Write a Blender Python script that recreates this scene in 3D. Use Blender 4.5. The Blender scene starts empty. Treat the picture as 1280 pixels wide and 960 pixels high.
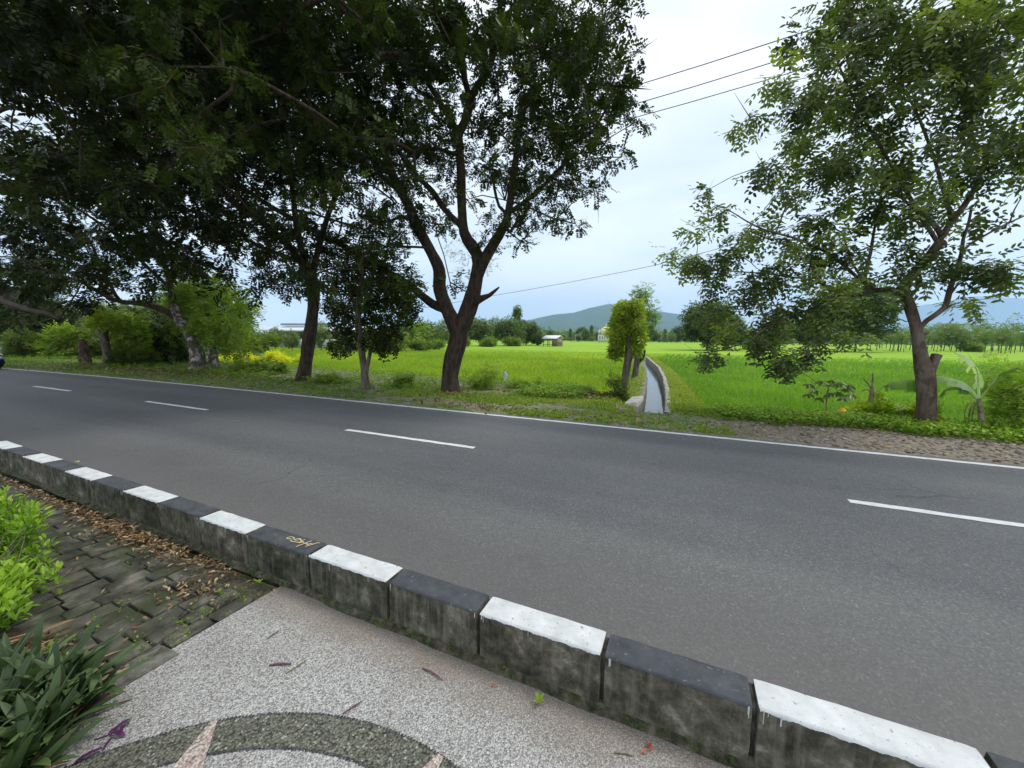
import bpy, math, random
import numpy as np
from mathutils import Vector, Matrix
random.seed(7)
RNG = np.random.default_rng(11)
SC = bpy.context.scene
COL = SC.collection
# ------------------------------------------------------------------ camera
CAMZ = 1.88
RIGHT = Vector((0.91339, 0.40697, 0.00943)).normalized()
FWD = Vector((-0.40307, 0.90740, -0.11899)).normalized()
UP = RIGHT.cross(FWD).normalized(); FWD = UP.cross(RIGHT).normalized()
cam_data = bpy.data.cameras.new('camera'); cam = bpy.data.objects.new('camera', cam_data)
COL.objects.link(cam); SC.camera = cam
cam_data.sensor_width = 36.0; cam_data.lens = 481 / 1280 * 36
cam_data.clip_start = 0.05; cam_data.clip_end = 30000
m = Matrix.Identity(4)
for r in range(3):
    m[r][0] = RIGHT[r]; m[r][1] = UP[r]; m[r][2] = -FWD[r]
m[0][3], m[1][3], m[2][3] = 0, 0, CAMZ
cam.matrix_world = m
# ------------------------------------------------------------------ light
SUN_EL, SUN_AZ = math.radians(58), math.radians(60)     # soft sun, high, beyond the fields to the right
w = bpy.data.worlds.new('World'); SC.world = w; w.use_nodes = True
wn, wl = w.node_tree.nodes, w.node_tree.links
for n in list(wn): wn.remove(n)
wo = wn.new('ShaderNodeOutputWorld'); bgs = wn.new('ShaderNodeBackground'); bgc = wn.new('ShaderNodeBackground'); mixs = wn.new('ShaderNodeMixShader')
sky = wn.new('ShaderNodeTexSky'); sky.sky_type = 'NISHITA'; sky.sun_disc = False
sky.sun_elevation = SUN_EL; sky.sun_rotation = SUN_AZ
bgs.inputs['Strength'].default_value = 0.12
wl.new(sky.outputs[0], bgs.inputs[0])
tc = wn.new('ShaderNodeTexCoord'); sep = wn.new('ShaderNodeSeparateXYZ'); wl.new(tc.outputs['Generated'], sep.inputs[0])
mp = wn.new('ShaderNodeMapping'); mp.inputs['Scale'].default_value = (1, 1, 3.0); wl.new(tc.outputs['Generated'], mp.inputs[0])
n1 = wn.new('ShaderNodeTexNoise'); n1.inputs['Scale'].default_value = 1.9; n1.inputs['Detail'].default_value = 6; n1.inputs['Roughness'].default_value = 0.5
n1.inputs['Distortion'].default_value = 0.3; wl.new(mp.outputs[0], n1.inputs['Vector'])
cr = wn.new('ShaderNodeValToRGB'); wl.new(n1.outputs[0], cr.inputs[0])
cr.color_ramp.elements[0].position = 0.36; cr.color_ramp.elements[0].color = (0.63, 0.70, 0.80, 1)
cr.color_ramp.elements[1].position = 0.66; cr.color_ramp.elements[1].color = (0.91, 0.93, 0.955, 1)
e = cr.color_ramp.elements.new(0.52); e.color = (0.77, 0.82, 0.88, 1)
# the cloud layer brightens with height, the whole way round the horizon
cr2 = wn.new('ShaderNodeValToRGB'); wl.new(sep.outputs[2], cr2.inputs[0])
cr2.color_ramp.elements[0].position = 0.0; cr2.color_ramp.elements[0].color = (0.98, 1.0, 1.03, 1)
cr2.color_ramp.elements[1].position = 0.62; cr2.color_ramp.elements[1].color = (1.14, 1.12, 1.08, 1)
mx = wn.new('ShaderNodeMix'); mx.data_type = 'RGBA'; mx.blend_type = 'MULTIPLY'; mx.inputs[0].default_value = 1
wl.new(cr.outputs[0], mx.inputs[6]); wl.new(cr2.outputs[0], mx.inputs[7]); wl.new(mx.outputs[2], bgc.inputs[0])
bgc.inputs['Strength'].default_value = 0.98
mixs.inputs[0].default_value = 0.86
wl.new(bgs.outputs[0], mixs.inputs[1]); wl.new(bgc.outputs[0], mixs.inputs[2]); wl.new(mixs.outputs[0], wo.inputs[0])
sd = bpy.data.lights.new('sun', 'SUN'); sd.energy = 1.5; sd.angle = math.radians(14); sd.color = (1.0, 0.96, 0.88)
sun = bpy.data.objects.new('sun', sd); COL.objects.link(sun)
sdir = Vector((math.sin(SUN_AZ) * math.cos(SUN_EL), math.cos(SUN_AZ) * math.cos(SUN_EL), math.sin(SUN_EL)))
sun.rotation_euler = sdir.to_track_quat('Z', 'Y').to_euler()
SC.view_settings.view_transform = 'Standard'; SC.view_settings.look = 'None'
SC.view_settings.exposure = 0.50; SC.view_settings.gamma = 1.0

# ------------------------------------------------------------------ helpers
def ray(px, py):
    return RIGHT * (px - 640) + UP * (480 - py) + FWD * 481
def at(px, py, y=None, z=None, d=None):
    """world point seen in that direction: on the ground height z, on the plane y, or d metres ahead"""
    v = ray(px, py)
    if z is not None: t = (z - CAMZ) / v.z
    elif y is not None: t = y / v.y
    else: t = d / 481
    return Vector((0, 0, CAMZ)) + v * t

def tag(o, label=None, cat=None, group=None, kind=None):
    if label: o['label'] = label
    if cat: o['category'] = cat
    if group: o['group'] = group
    if kind: o['kind'] = kind
    return o
def empty(name, loc, label, cat, group=None, rz=0):
    o = bpy.data.objects.new(name, None); COL.objects.link(o); o.location = loc; o.rotation_euler.z = rz
    o.empty_display_size = 0.2
    return tag(o, label, cat, group)

class MB:
    """collects vertices / faces / one random tint per vertex, builds one mesh object"""
    def __init__(s): s.v = []; s.f3 = []; s.f4 = []; s.t = []; s.n = 0; s.m3 = []; s.m4 = []
    def add(s, V, F, tint=0.5, mi=0):
        V = np.asarray(V, float).reshape(-1, 3); F = np.asarray(F, int)
        if F.ndim == 1: F = F[None]
        (s.f4 if F.shape[1] == 4 else s.f3).append(F + s.n)
        (s.m4 if F.shape[1] == 4 else s.m3).append(np.full(len(F), mi))
        s.v.append(V); s.t.append(np.broadcast_to(np.asarray(tint, float), (len(V),)).copy()); s.n += len(V)
    def addm(s, V, quads, tris, tint=0.5, mi=0):
        V = np.asarray(V, float).reshape(-1, 3)
        if len(quads): s.f4.append(np.asarray(quads, int) + s.n); s.m4.append(np.full(len(quads), mi))
        if len(tris): s.f3.append(np.asarray(tris, int) + s.n); s.m3.append(np.full(len(tris), mi))
        s.v.append(V); s.t.append(np.broadcast_to(np.asarray(tint, float), (len(V),)).copy()); s.n += len(V)
    def mesh(s, name, mats, smooth=False, origin=None):
        me = bpy.data.meshes.new(name)
        V = np.concatenate(s.v) if s.v else np.zeros((0, 3))
        if origin is not None: V = V - np.array(origin)
        F3 = np.concatenate(s.f3) if s.f3 else np.zeros((0, 3), int)
        F4 = np.concatenate(s.f4) if s.f4 else np.zeros((0, 4), int)
        me.vertices.add(len(V)); me.vertices.foreach_set('co', V.ravel())
        nl = F3.size + F4.size
        me.loops.add(nl); me.loops.foreach_set('vertex_index', np.concatenate([F3.ravel(), F4.ravel()]).astype(np.int32))
        me.polygons.add(len(F3) + len(F4))
        st = np.concatenate([np.arange(len(F3)) * 3, F3.size + np.arange(len(F4)) * 4]).astype(np.int32)
        me.polygons.foreach_set('loop_start', st)
        mi = np.concatenate(s.m3 + s.m4) if (s.m3 or s.m4) else np.zeros(0)
        for mt in (mats if isinstance(mats, (list, tuple)) else [mats]): me.materials.append(mt)
        me.polygons.foreach_set('material_index', mi.astype(np.int32))
        if smooth: me.polygons.foreach_set('use_smooth', np.ones(len(F3) + len(F4), bool))
        a = me.attributes.new('tint', 'FLOAT', 'POINT'); a.data.foreach_set('value', np.concatenate(s.t) if s.t else np.zeros(0))
        me.update(calc_edges=True)
        return me
    def build(s, name, mats, parent=None, smooth=False, origin=None, loc=None):
        if parent is not None and origin is None: origin = tuple(parent_world(parent))
        me = s.mesh(name, mats, smooth, origin)
        o = bpy.data.objects.new(name, me); COL.objects.link(o)
        if parent is not None: o.parent = parent
        elif origin is not None: o.location = origin
        return o
def parent_world(p):
    v = Vector((0, 0, 0))
    while p is not None: v = v + p.location; p = p.parent
    return v

BOXF = np.array([[0, 3, 2, 1], [4, 5, 6, 7], [0, 1, 5, 4], [1, 2, 6, 5], [2, 3, 7, 6], [3, 0, 4, 7]])
def box_v(c, s, rz=0.0, taper=1.0):
    x, y, z = s[0] / 2, s[1] / 2, s[2] / 2
    V = np.array([[-x, -y, -z], [x, -y, -z], [x, y, -z], [-x, y, -z], [-x * taper, -y * taper, z], [x * taper, -y * taper, z], [x * taper, y * taper, z], [-x * taper, y * taper, z]])
    c_, s_ = math.cos(rz), math.sin(rz)
    R = np.array([[c_, -s_, 0], [s_, c_, 0], [0, 0, 1]])
    return V @ R.T + np.array(c)
def bevel_block(sx, sy, sz, b=0.012, jit=0.003, nsub=3):
    """block with chamfered, slightly worn edges: centred on x, y; z from 0 to sz"""
    import bmesh
    bm = bmesh.new(); bmesh.ops.create_cube(bm, size=1)
    for v in bm.verts: v.co = Vector((v.co.x * sx, v.co.y * sy, (v.co.z + .5) * sz))
    bmesh.ops.bevel(bm, geom=list(bm.edges), offset=b, segments=2, affect='EDGES', profile=0.6)
    for v in bm.verts: v.co += Vector((random.uniform(-jit, jit), random.uniform(-jit, jit), random.uniform(-jit, jit)))
    return bm
def smooth_path(P, R, step=0.25):
    P = [np.array(p, float) for p in P]
    out, ro = [], []
    for i in range(len(P) - 1):
        p0 = P[max(i - 1, 0)]; p1 = P[i]; p2 = P[i + 1]; p3 = P[min(i + 2, len(P) - 1)]
        n = max(1, int(np.linalg.norm(p2 - p1) / step))
        for k in range(n):
            t = k / n
            q = 0.5 * ((2 * p1) + (-p0 + p2) * t + (2 * p0 - 5 * p1 + 4 * p2 - p3) * t * t + (-p0 + 3 * p1 - 3 * p2 + p3) * t ** 3)
            out.append(q); ro.append(R[i] * (1 - t) + R[i + 1] * t)
    out.append(P[-1]); ro.append(R[-1])
    return np.array(out), np.array(ro)
def tube(mb, P, R, sides=8, cap=True, wob=0.0, tint=0.5, mi=0, flat=False):
    P = np.asarray(P, float); n = len(P)
    T = np.gradient(P, axis=0); T /= np.linalg.norm(T, axis=1)[:, None] + 1e-9
    a = np.array([0, 0, 1.0]) if abs(T[0][2]) < 0.9 else np.array([1.0, 0, 0])
    u = np.cross(T[0], a); u /= np.linalg.norm(u)
    V = []; ang = np.arange(sides) * 2 * math.pi / sides
    ph = RNG.uniform(0, 6.3, 3)
    for i in range(n):
        u = u - T[i] * (u @ T[i]); u /= np.linalg.norm(u) + 1e-9
        w_ = np.cross(T[i], u)
        rr = R[i] * (1 + wob * (np.sin(ang * 2 + ph[0] + i * .7) * .5 + np.sin(ang * 3 + ph[1] - i * .45) * .35 + RNG.uniform(-.5, .5, sides) * .6))
        V.append(P[i] + np.outer(np.cos(ang) * rr, u) + np.outer(np.sin(ang) * rr, w_))
    V = np.concatenate(V)
    q = []
    i0 = np.arange(n - 1)[:, None] * sides; k = np.arange(sides)[None]; k2 = (k + 1) % sides
    q = np.stack([i0 + k, i0 + k2, i0 + sides + k2, i0 + sides + k], -1).reshape(-1, 4)
    tr = []
    if cap:
        V = np.vstack([V, P[-1] + T[-1] * R[-1] * (.1 if flat else .4)]); c = len(V) - 1; b = (n - 1) * sides
        tr = [[b + j, b + (j + 1) % sides, c] for j in range(sides)]
    mb.addm(V, q, tr, tint, mi)
def unit(a): return a / (np.linalg.norm(a, axis=-1, keepdims=True) + 1e-9)
def leaves(mb, P, D, N, L, W, tint, fold=0.0, shape='kite', mi=0):
    """leaf blades: base P, direction D, face normal N, length L, width W (arrays)"""
    n = len(P); D = unit(D); S = unit(np.cross(D, N)); N = unit(np.cross(S, D))
    L = np.broadcast_to(L, (n,))[:, None]; W = np.broadcast_to(W, (n,))[:, None]
    tint = np.broadcast_to(tint, (n,))
    if shape == 'kite':
        V = np.stack([P, P + D * L * .45 + S * W * .5 + N * W * fold, P + D * L, P + D * L * .45 - S * W * .5 + N * W * fold], 1)
        F = np.arange(n)[:, None] * 4 + np.array([0, 1, 2, 3])[None]
        mb.add(V.reshape(-1, 3), F, np.repeat(tint, 4), mi)
    elif shape == 'oval':   # six-sided, folded on the midrib and curled at the tip
        dn = -N * L * .12
        V = np.stack([P, P + D * L * .3 + S * W * .45 + N * W * fold, P + D * L * .7 + S * W * .42 + N * W * fold + dn * .5, P + D * L + dn,
                      P + D * L * .7 - S * W * .42 + N * W * fold + dn * .5, P + D * L * .3 - S * W * .45 + N * W * fold], 1)
        b = np.arange(n)[:, None] * 6
        F = np.concatenate([b + np.array([[0, 1, 2, 3]]), b + np.array([[0, 3, 4, 5]])])
        mb.add(V.reshape(-1, 3), F, np.repeat(tint, 6), mi)
    elif shape == 'blade':  # narrow grass blade, bending over
        g = np.array([0, 0, -1.0])
        M = P + D * L * .55; Tp = P + D * L * .95 + g * L * fold
        V = np.stack([P - S * W * .5, P + S * W * .5, M + S * W * .4, M - S * W * .4, Tp], 1)
        b = np.arange(n)[:, None] * 5
        mb.addm(V.reshape(-1, 3), b + np.array([[0, 1, 2, 3]]), b + np.array([[3, 2, 4]]), np.repeat(tint, 5), mi)
def rdir(n): return unit(RNG.normal(size=(n, 3)))
def ball(n, hollow=0.5):
    return rdir(n) * (RNG.uniform(hollow ** 3, 1, n) ** (1 / 3))[:, None]
def sprigs(mb, C, rad, per, pairs=5, ll=.05, lw=.024, slen=.2, droop=.3, tint0=.5, tvar=.25, hollow=.3, squash=.8, shape='kite', out=.8):
    """pinnate sprigs spread through balls of foliage centred at C"""
    C = np.asarray(C, float); rad = np.broadcast_to(rad, (len(C),)); per = np.broadcast_to(per, (len(C),)).astype(int)
    idx = np.repeat(np.arange(len(C)), per); n = len(idx)
    if n == 0: return
    B = ball(n, hollow); B[:, 2] *= squash
    P = C[idx] + B * rad[idx][:, None]
    A = unit(B * out + rdir(n) * .7 + np.array([0, 0, -droop]))
    N = unit(np.array([0, 0, 1.0]) + rdir(n) * .55)
    S = unit(np.cross(A, N)); N = unit(np.cross(S, A))
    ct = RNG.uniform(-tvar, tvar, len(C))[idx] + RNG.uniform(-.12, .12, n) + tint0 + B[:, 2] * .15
    sl = slen * RNG.uniform(.6, 1.2, n)
    LP, LD, LN, LT = [], [], [], []
    for k in range(pairs):
        t = (k + .6) / pairs
        base = P + A * (sl * t)[:, None] + np.array([0, 0, -1]) * (sl * t * t * droop * .5)[:, None]
        for s_ in (-1, 1):
            LP.append(base); LD.append(A * .5 + S * s_ + rdir(n) * .22); LN.append(N + rdir(n) * .25); LT.append(ct + RNG.uniform(-.06, .06, n))
    LP.append(P + A * sl[:, None]); LD.append(A + rdir(n) * .1); LN.append(N); LT.append(ct)
    LP = np.concatenate(LP); k = len(LP)
    s_ = RNG.uniform(.7, 1.2, k)
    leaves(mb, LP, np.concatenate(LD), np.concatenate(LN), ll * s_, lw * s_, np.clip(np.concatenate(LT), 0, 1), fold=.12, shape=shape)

# ------------------------------------------------------------------ materials
def new_mat(name):
    mt = bpy.data.materials.new(name); mt.use_nodes = True
    nt = mt.node_tree; b = nt.nodes['Principled BSDF']
    return mt, nt, b
def N_(nt, t, **kw):
    n = nt.nodes.new(t)
    for k, v in kw.items():
        if k in ('Scale', 'Detail', 'Roughness', 'Distortion', 'Strength', 'Distance', 'Randomness', 'W', 'Lacunarity'): n.inputs[k].default_value = v
        else: setattr(n, k, v)
    return n
def coords(nt, scale=(1, 1, 1), kind='Object'):
    tcn = nt.nodes.new('ShaderNodeTexCoord') if kind == 'Object' else nt.nodes.new('ShaderNodeNewGeometry')
    mpn = nt.nodes.new('ShaderNodeMapping'); mpn.inputs['Scale'].default_value = scale
    nt.links.new(tcn.outputs['Object' if kind == 'Object' else 'Position'], mpn.inputs[0]); return mpn.outputs[0]
def ramp(nt, src, stops):
    r = nt.nodes.new('ShaderNodeValToRGB'); nt.links.new(src, r.inputs[0])
    els = r.color_ramp.elements
    while len(els) < len(stops): els.new(0.5)
    for e_, (p, c) in zip(els, stops):
        e_.position = p; e_.color = (*c, 1) if len(c) == 3 else c
    return r.outputs[0]
def mixc(nt, fac, a, b, mode='MIX'):
    n = nt.nodes.new('ShaderNodeMix'); n.data_type = 'RGBA'; n.blend_type = mode
    for i, v in ((0, fac), (6, a), (7, b)):
        if hasattr(v, 'is_output'): nt.links.new(v, n.inputs[i])
        elif i == 0: n.inputs[0].default_value = v
        else: n.inputs[i].default_value = (*v, 1)
    return n.outputs[2]
def math_(nt, op, a, b=0.0, clamp=False):
    n = nt.nodes.new('ShaderNodeMath'); n.operation = op; n.use_clamp = clamp
    for i, v in ((0, a), (1, b)):
        if hasattr(v, 'is_output'): nt.links.new(v, n.inputs[i])
        else: n.inputs[i].default_value = v
    return n.outputs[0]
def noise(nt, vec, scale, detail=5, rough=.55, dist=0.0):
    n = nt.nodes.new('ShaderNodeTexNoise'); nt.links.new(vec, n.inputs['Vector'])
    n.inputs['Scale'].default_value = scale; n.inputs['Detail'].default_value = detail; n.inputs['Roughness'].default_value = rough; n.inputs['Distortion'].default_value = dist
    return n.outputs[0]
def voro(nt, vec, scale, feature='F1', out='Distance'):
    n = nt.nodes.new('ShaderNodeTexVoronoi'); n.feature = feature; nt.links.new(vec, n.inputs['Vector']); n.inputs['Scale'].default_value = scale
    return n.outputs[out]
def bump(nt, b, h, strength=.4, dist=.01, prev=None):
    n = nt.nodes.new('ShaderNodeBump'); n.inputs['Strength'].default_value = strength; n.inputs['Distance'].default_value = dist
    nt.links.new(h, n.inputs['Height'])
    if prev is not None: nt.links.new(prev, n.inputs['Normal'])
    nt.links.new(n.outputs[0], b.inputs['Normal']); return n.outputs[0]
def sepv(nt, vec):
    s = nt.nodes.new('ShaderNodeSeparateXYZ'); nt.links.new(vec, s.inputs[0]); return s.outputs
def setb(b, rough=.8, spec=.3, metal=0.0):
    b.inputs['Roughness'].default_value = rough; b.inputs['Specular IOR Level'].default_value = spec; b.inputs['Metallic'].default_value = metal

def noisy(name, c1, c2, scale=8, rough=.85, bs=.3, bd=.01, spec=.25, stretch=(1, 1, 1), c3=None, kind='Position', detail=6):
    mt, nt, b = new_mat(name); vec = coords(nt, stretch, kind); setb(b, rough, spec)
    n = noise(nt, vec, scale, detail)
    stops = [(.32, c1), (.68, c2)] if c3 is None else [(.3, c1), (.5, c2), (.7, c3)]
    nt.links.new(ramp(nt, n, stops), b.inputs['Base Color'])
    if bs: bump(nt, b, noise(nt, vec, scale * 3, 6), bs, bd)
    return mt
def leaf_mat(name, dark, light, trans=.3, rough=.5, young=None, spec=.18):
    """leaf colour by the tint each leaf carries; some daylight passes through"""
    mt, nt, b = new_mat(name); setb(b, rough, spec)
    at_ = nt.nodes.new('ShaderNodeAttribute'); at_.attribute_name = 'tint'
    stops = [(.15, dark), (.85, light)] if young is None else [(.1, dark), (.65, light), (1.0, young)]
    c = ramp(nt, at_.outputs['Fac'], stops)
    nt.links.new(c, b.inputs['Base Color'])
    tr = nt.nodes.new('ShaderNodeBsdfTranslucent'); tc_ = mixc(nt, 1.0, c, (1.5, 1.7, .55), 'MULTIPLY'); nt.links.new(tc_, tr.inputs[0])
    ms = nt.nodes.new('ShaderNodeMixShader'); ms.inputs[0].default_value = trans
    out = nt.nodes['Material Output']
    nt.links.new(b.outputs[0], ms.inputs[1]); nt.links.new(tr.outputs[0], ms.inputs[2]); nt.links.new(ms.outputs[0], out.inputs[0])
    return mt
def bark_mat(name, c1, c2, scale=10, patch=None, strength=.7):
    mt, nt, b = new_mat(name); setb(b, .9, .15)
    vec = coords(nt, (1, 1, .22), 'Position'); n = noise(nt, vec, scale, 8, .65, .4)
    c = ramp(nt, n, [(.33, c1), (.62, c2)])
    if patch is not None:
        v2 = coords(nt, (1, 1, .8), 'Position'); p = noise(nt, v2, 3.2, 5, .6)
        c = mixc(nt, ramp(nt, p, [(.5, (0, 0, 0)), (.62, (1, 1, 1))]), c, patch)
    nt.links.new(c, b.inputs['Base Color'])
    v = voro(nt, vec, scale * 1.6); h = math_(nt, 'ADD', n, math_(nt, 'MULTIPLY', v, .7))
    bump(nt, b, h, strength, .03)
    return mt
M = {}
M['bark_dark'] = bark_mat('dark_bark', (.020, .015, .011), (.090, .066, .050))
M['bark_brown'] = bark_mat('brown_bark', (.045, .032, .023), (.15, .112, .085), patch=(.19, .155, .125))
M['bark_grey'] = bark_mat('grey_bark', (.06, .05, .04), (.20, .17, .13))
M['bark_pale'] = bark_mat('pale_peeling_bark', (.05, .038, .03), (.14, .11, .09), patch=(.48, .45, .42))
M['bark_red'] = bark_mat('reddish_bark', (.028, .018, .013), (.12, .075, .058), 14, patch=(.19, .14, .12))
M['cut_wood'] = noisy('cut_wood', (.30, .20, .13), (.45, .33, .22), 30)
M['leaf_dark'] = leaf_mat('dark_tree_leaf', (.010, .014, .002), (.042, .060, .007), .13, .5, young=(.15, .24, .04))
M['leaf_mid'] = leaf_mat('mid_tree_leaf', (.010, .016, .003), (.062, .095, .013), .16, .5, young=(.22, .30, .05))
M['leaf_round'] = leaf_mat('glossy_tree_leaf', (.032, .052, .018), (.14, .19, .050), .32, .38, young=(.34, .42, .08), spec=.45)
M['leaf_bush'] = leaf_mat('bush_leaf', (.055, .088, .018), (.17, .235, .036), .35, .5, young=(.30, .42, .06))
M['leaf_lime'] = leaf_mat('lime_leaf', (.14, .22, .02), (.42, .50, .06), .38, .45, young=(.66, .68, .15))
M['leaf_yellow'] = leaf_mat('yellow_leaf', (.30, .36, .02), (.62, .62, .03), .35, .5, young=(.8, .72, .05))
M['leaf_duranta'] = leaf_mat('hedge_leaf', (.06, .14, .012), (.26, .42, .03), .3, .4, young=(.48, .62, .06), spec=.4)
M['leaf_far'] = leaf_mat('far_leaf', (.060, .095, .034), (.19, .26, .08), .2, .6, young=(.20, .26, .08))  # lightened leaf colour, distance haze painted into the far foliage
M['rice'] = leaf_mat('rice_blade', (.16, .27, .02), (.39, .50, .05), .4, .5, young=(.58, .62, .10))
M['rice_right'] = leaf_mat('rice_blade_deep', (.09, .21, .025), (.23, .39, .05), .4, .5, young=(.36, .53, .05))
M['grass'] = leaf_mat('verge_grass', (.08, .15, .02), (.25, .36, .045), .3, .55, young=(.45, .44, .12))
M['cover'] = leaf_mat('ground_cover_leaf', (.06, .13, .012), (.24, .38, .03), .3, .45, young=(.42, .54, .05))
M['dry'] = leaf_mat('dry_leaf', (.10, .055, .028), (.30, .19, .10), .1, .8, young=(.50, .40, .26))
M['road_line'] = noisy('road_paint', (.62, .62, .62), (.80, .80, .80), 14, .7, .1, .003)
# ------------------------------------------------------------------ ground, road
def bend(x):
    """the road swings slightly towards us far to the left"""
    x = np.asarray(x, float); u = np.clip(-x - 13, 0, None)
    return -np.where(u < 30, .0014 * u * u, .0014 * 900 + .084 * (u - 30))
KY0, KY1 = 1.655, 1.815           # kerb near and far face
CENTRE, EDGE, ASPH = 5.60, 8.30, 8.50
# canal wall, water line, from the verge out into the fields
CR = [at(838, 516, z=.02), at(838, 500, z=.02), at(836, 486, z=-.0), at(832, 472, z=-.02), at(825, 460, z=-.05), at(809, 447, z=-.1)]   # right wall, outer top edge
CLp = [at(806, 514, z=-.55), at(814, 490, z=-.55), at(812, 472, z=-.55), at(805, 462, z=-.55)]
def canal_x(y):
    ys = [p.y for p in CR]; xs = [p.x for p in CR]
    return np.interp(y, ys, xs)
CW = .15      # wall thickness
def canal_w(y): return np.interp(y, [10.5, 16, 25, 43], [.66, .68, .72, .8])
CY0, CY1 = CR[0].y, CR[-1].y
def field_edge(x):   # where the verge drops to the rice, as y
    return np.interp(x, [-80, -30, -12, -7, -3.6, -2.8, -1.6, .3, 1.3, 3, 30], [18, 17, 15.8, 15.2, 14.6, 13.7, 12.3, 12.2, 12.0, 12.0, 12.2])
def vnoise(x, y, s, seed=0):
    """cheap smooth noise"""
    r = np.random.default_rng(seed); out = 0
    for k in range(7):
        a = r.uniform(0, 6.28); f = s * r.uniform(.6, 2.2); p = r.uniform(0, 6.28)
        out = out + np.sin((x * math.cos(a) + y * math.sin(a)) * f + p)
    return out / 7
def ground_h(x, y):
    x = np.asarray(x, float); y = np.asarray(y, float)
    yb = y - bend(x)
    e = field_edge(x)
    h = .0 + .045 * vnoise(x, y, 1.3, 1) * np.clip((yb - 8.7) / .8, 0, 1) + .015 * vnoise(x, y, 5, 2)
    h = np.where(yb < ASPH + .1, -.03, h)
    # rubble bank beside the road on the right
    h = h + .10 * np.exp(-((yb - 9.5) / .45) ** 2) * np.clip((x - 2) / 1.5, 0, 1) * (1 + .4 * vnoise(x, y, 3, 5))
    # leafy mound on the verge at the left
    fld = np.clip((y - e + .5) / .9, 0, 1); fld = fld * fld * (3 - 2 * fld)
    h = h * (1 - fld) + (-.38) * fld
    # rice canopy level beyond the last single tufts
    far = np.clip((y - 50) / 14, 0, 1)
    h = h + far * .30 * (y > e)
    # grassy bank right of the canal, and left of it
    cx = canal_x(y); inn = (y > CY0 - .4) & (y < CY1 + 2)
    d = x - cx
    bw = np.interp(y, [11, 16, 25, 43], [1.15, .95, .95, 1.0])
    bank = np.clip((bw - d) / .45, 0, 1) * (d > -CW * .5)
    h = np.where(inn & (d > -CW * .5) & (d < bw), h * (1 - bank) + (-.02 + .03 * vnoise(x, y, 3, 8)) * bank, h)
    lw = cx - CW - canal_w(y)
    d2 = lw - x; bl = np.interp(y, [11, 14, 43], [.8, .85, 1.3])
    bank2 = np.clip((bl - d2) / .4, 0, 1)
    h = np.where(inn & (d2 > -.1) & (d2 < bl), h * (1 - bank2) + (-.10 + .04 * vnoise(x, y, 3, 9)) * bank2, h)
    inside = inn & (x < cx - CW * .55) & (x > lw - CW * .45) & (y > CY0 - .1)
    h = np.where(inside, -1.1, h)
    # low cross bund between the near and far paddies
    h = h + .3 * np.exp(-((y - 46) / .35) ** 2) * (x > cx + 1)
    h = np.where(y < 3, -.05, h)
    return h
xs = np.concatenate([-np.geomspace(2500, 26, 46), np.arange(-25, -5, .3), np.arange(-5, 1.6, .085), np.arange(1.6, 18, .25), np.geomspace(18.5, 3000, 44)])
ys = np.concatenate([[-400, -60, -10, 0, 6, 8], np.arange(8.3, 13, .12), np.arange(13, 24, .22), np.arange(24, 60, .8), np.geomspace(61, 2600, 46)])
GX, GY = np.meshgrid(xs, ys, indexing='ij'); GZ = ground_h(GX, GY)
gm = MB(); nx, ny = GX.shape
i = np.arange(nx - 1)[:, None] * ny; j = np.arange(ny - 1)[None]
gm.add(np.stack([GX, GY, GZ], -1).reshape(-1, 3), np.stack([i + j, i + ny + j, i + ny + j + 1, i + j + 1], -1).reshape(-1, 4))
# ground material: bare soil verge -> paddy mud -> far rice seen edge-on
mt, nt, b = new_mat('ground_soil_and_rice'); setb(b, .95, .1)
pv = coords(nt, (1, 1, 1), 'Position'); sx = sepv(nt, pv)
n_a = noise(nt, pv, 2.2, 6, .6); n_b = noise(nt, pv, 14, 6, .6)
soil = ramp(nt, n_b, [(.3, (.17, .14, .10)), (.55, (.28, .24, .185)), (.75, (.40, .36, .30))])
grassy = ramp(nt, n_b, [(.3, (.05, .10, .02)), (.7, (.15, .24, .04))])
bare = math_(nt, 'SUBTRACT', 1.0, math_(nt, 'MULTIPLY', math_(nt, 'SUBTRACT', sx[0], .5), .8, True))
verge = mixc(nt, math_(nt, 'MULTIPLY', ramp(nt, n_a, [(.42, (0, 0, 0)), (.58, (1, 1, 1))]), bare), soil, grassy)
mp2 = coords(nt, (.06, .34, 1), 'Position'); n_c = noise(nt, mp2, 1.0, 9, .72)
ricec = ramp(nt, n_c, [(.32, (.14, .27, .025)), (.5, (.25, .41, .035)), (.62, (.32, .47, .04)), (.75, (.44, .54, .06))])
mud = mixc(nt, n_b, (.05, .09, .02), (.09, .15, .03))
farf = math_(nt, 'SUBTRACT', sx[1], 40); farf = math_(nt, 'DIVIDE', farf, 22, True)
field = mixc(nt, farf, mud, ricec)
fe = math_(nt, 'SUBTRACT', sx[2], -.22); fe = math_(nt, 'MULTIPLY', fe, 8, True)
fe2 = math_(nt, 'MULTIPLY', fe, math_(nt, 'SUBTRACT', 1.0, farf), True)
nt.links.new(mixc(nt, fe2, field, verge), b.inputs['Base Color'])
bump(nt, b, noise(nt, pv, 25, 6), .6, .03)
ground = gm.build('ground', mt, smooth=True); tag(ground, kind='structure', label='verge soil and flooded rice paddies reaching the hills')

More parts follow.
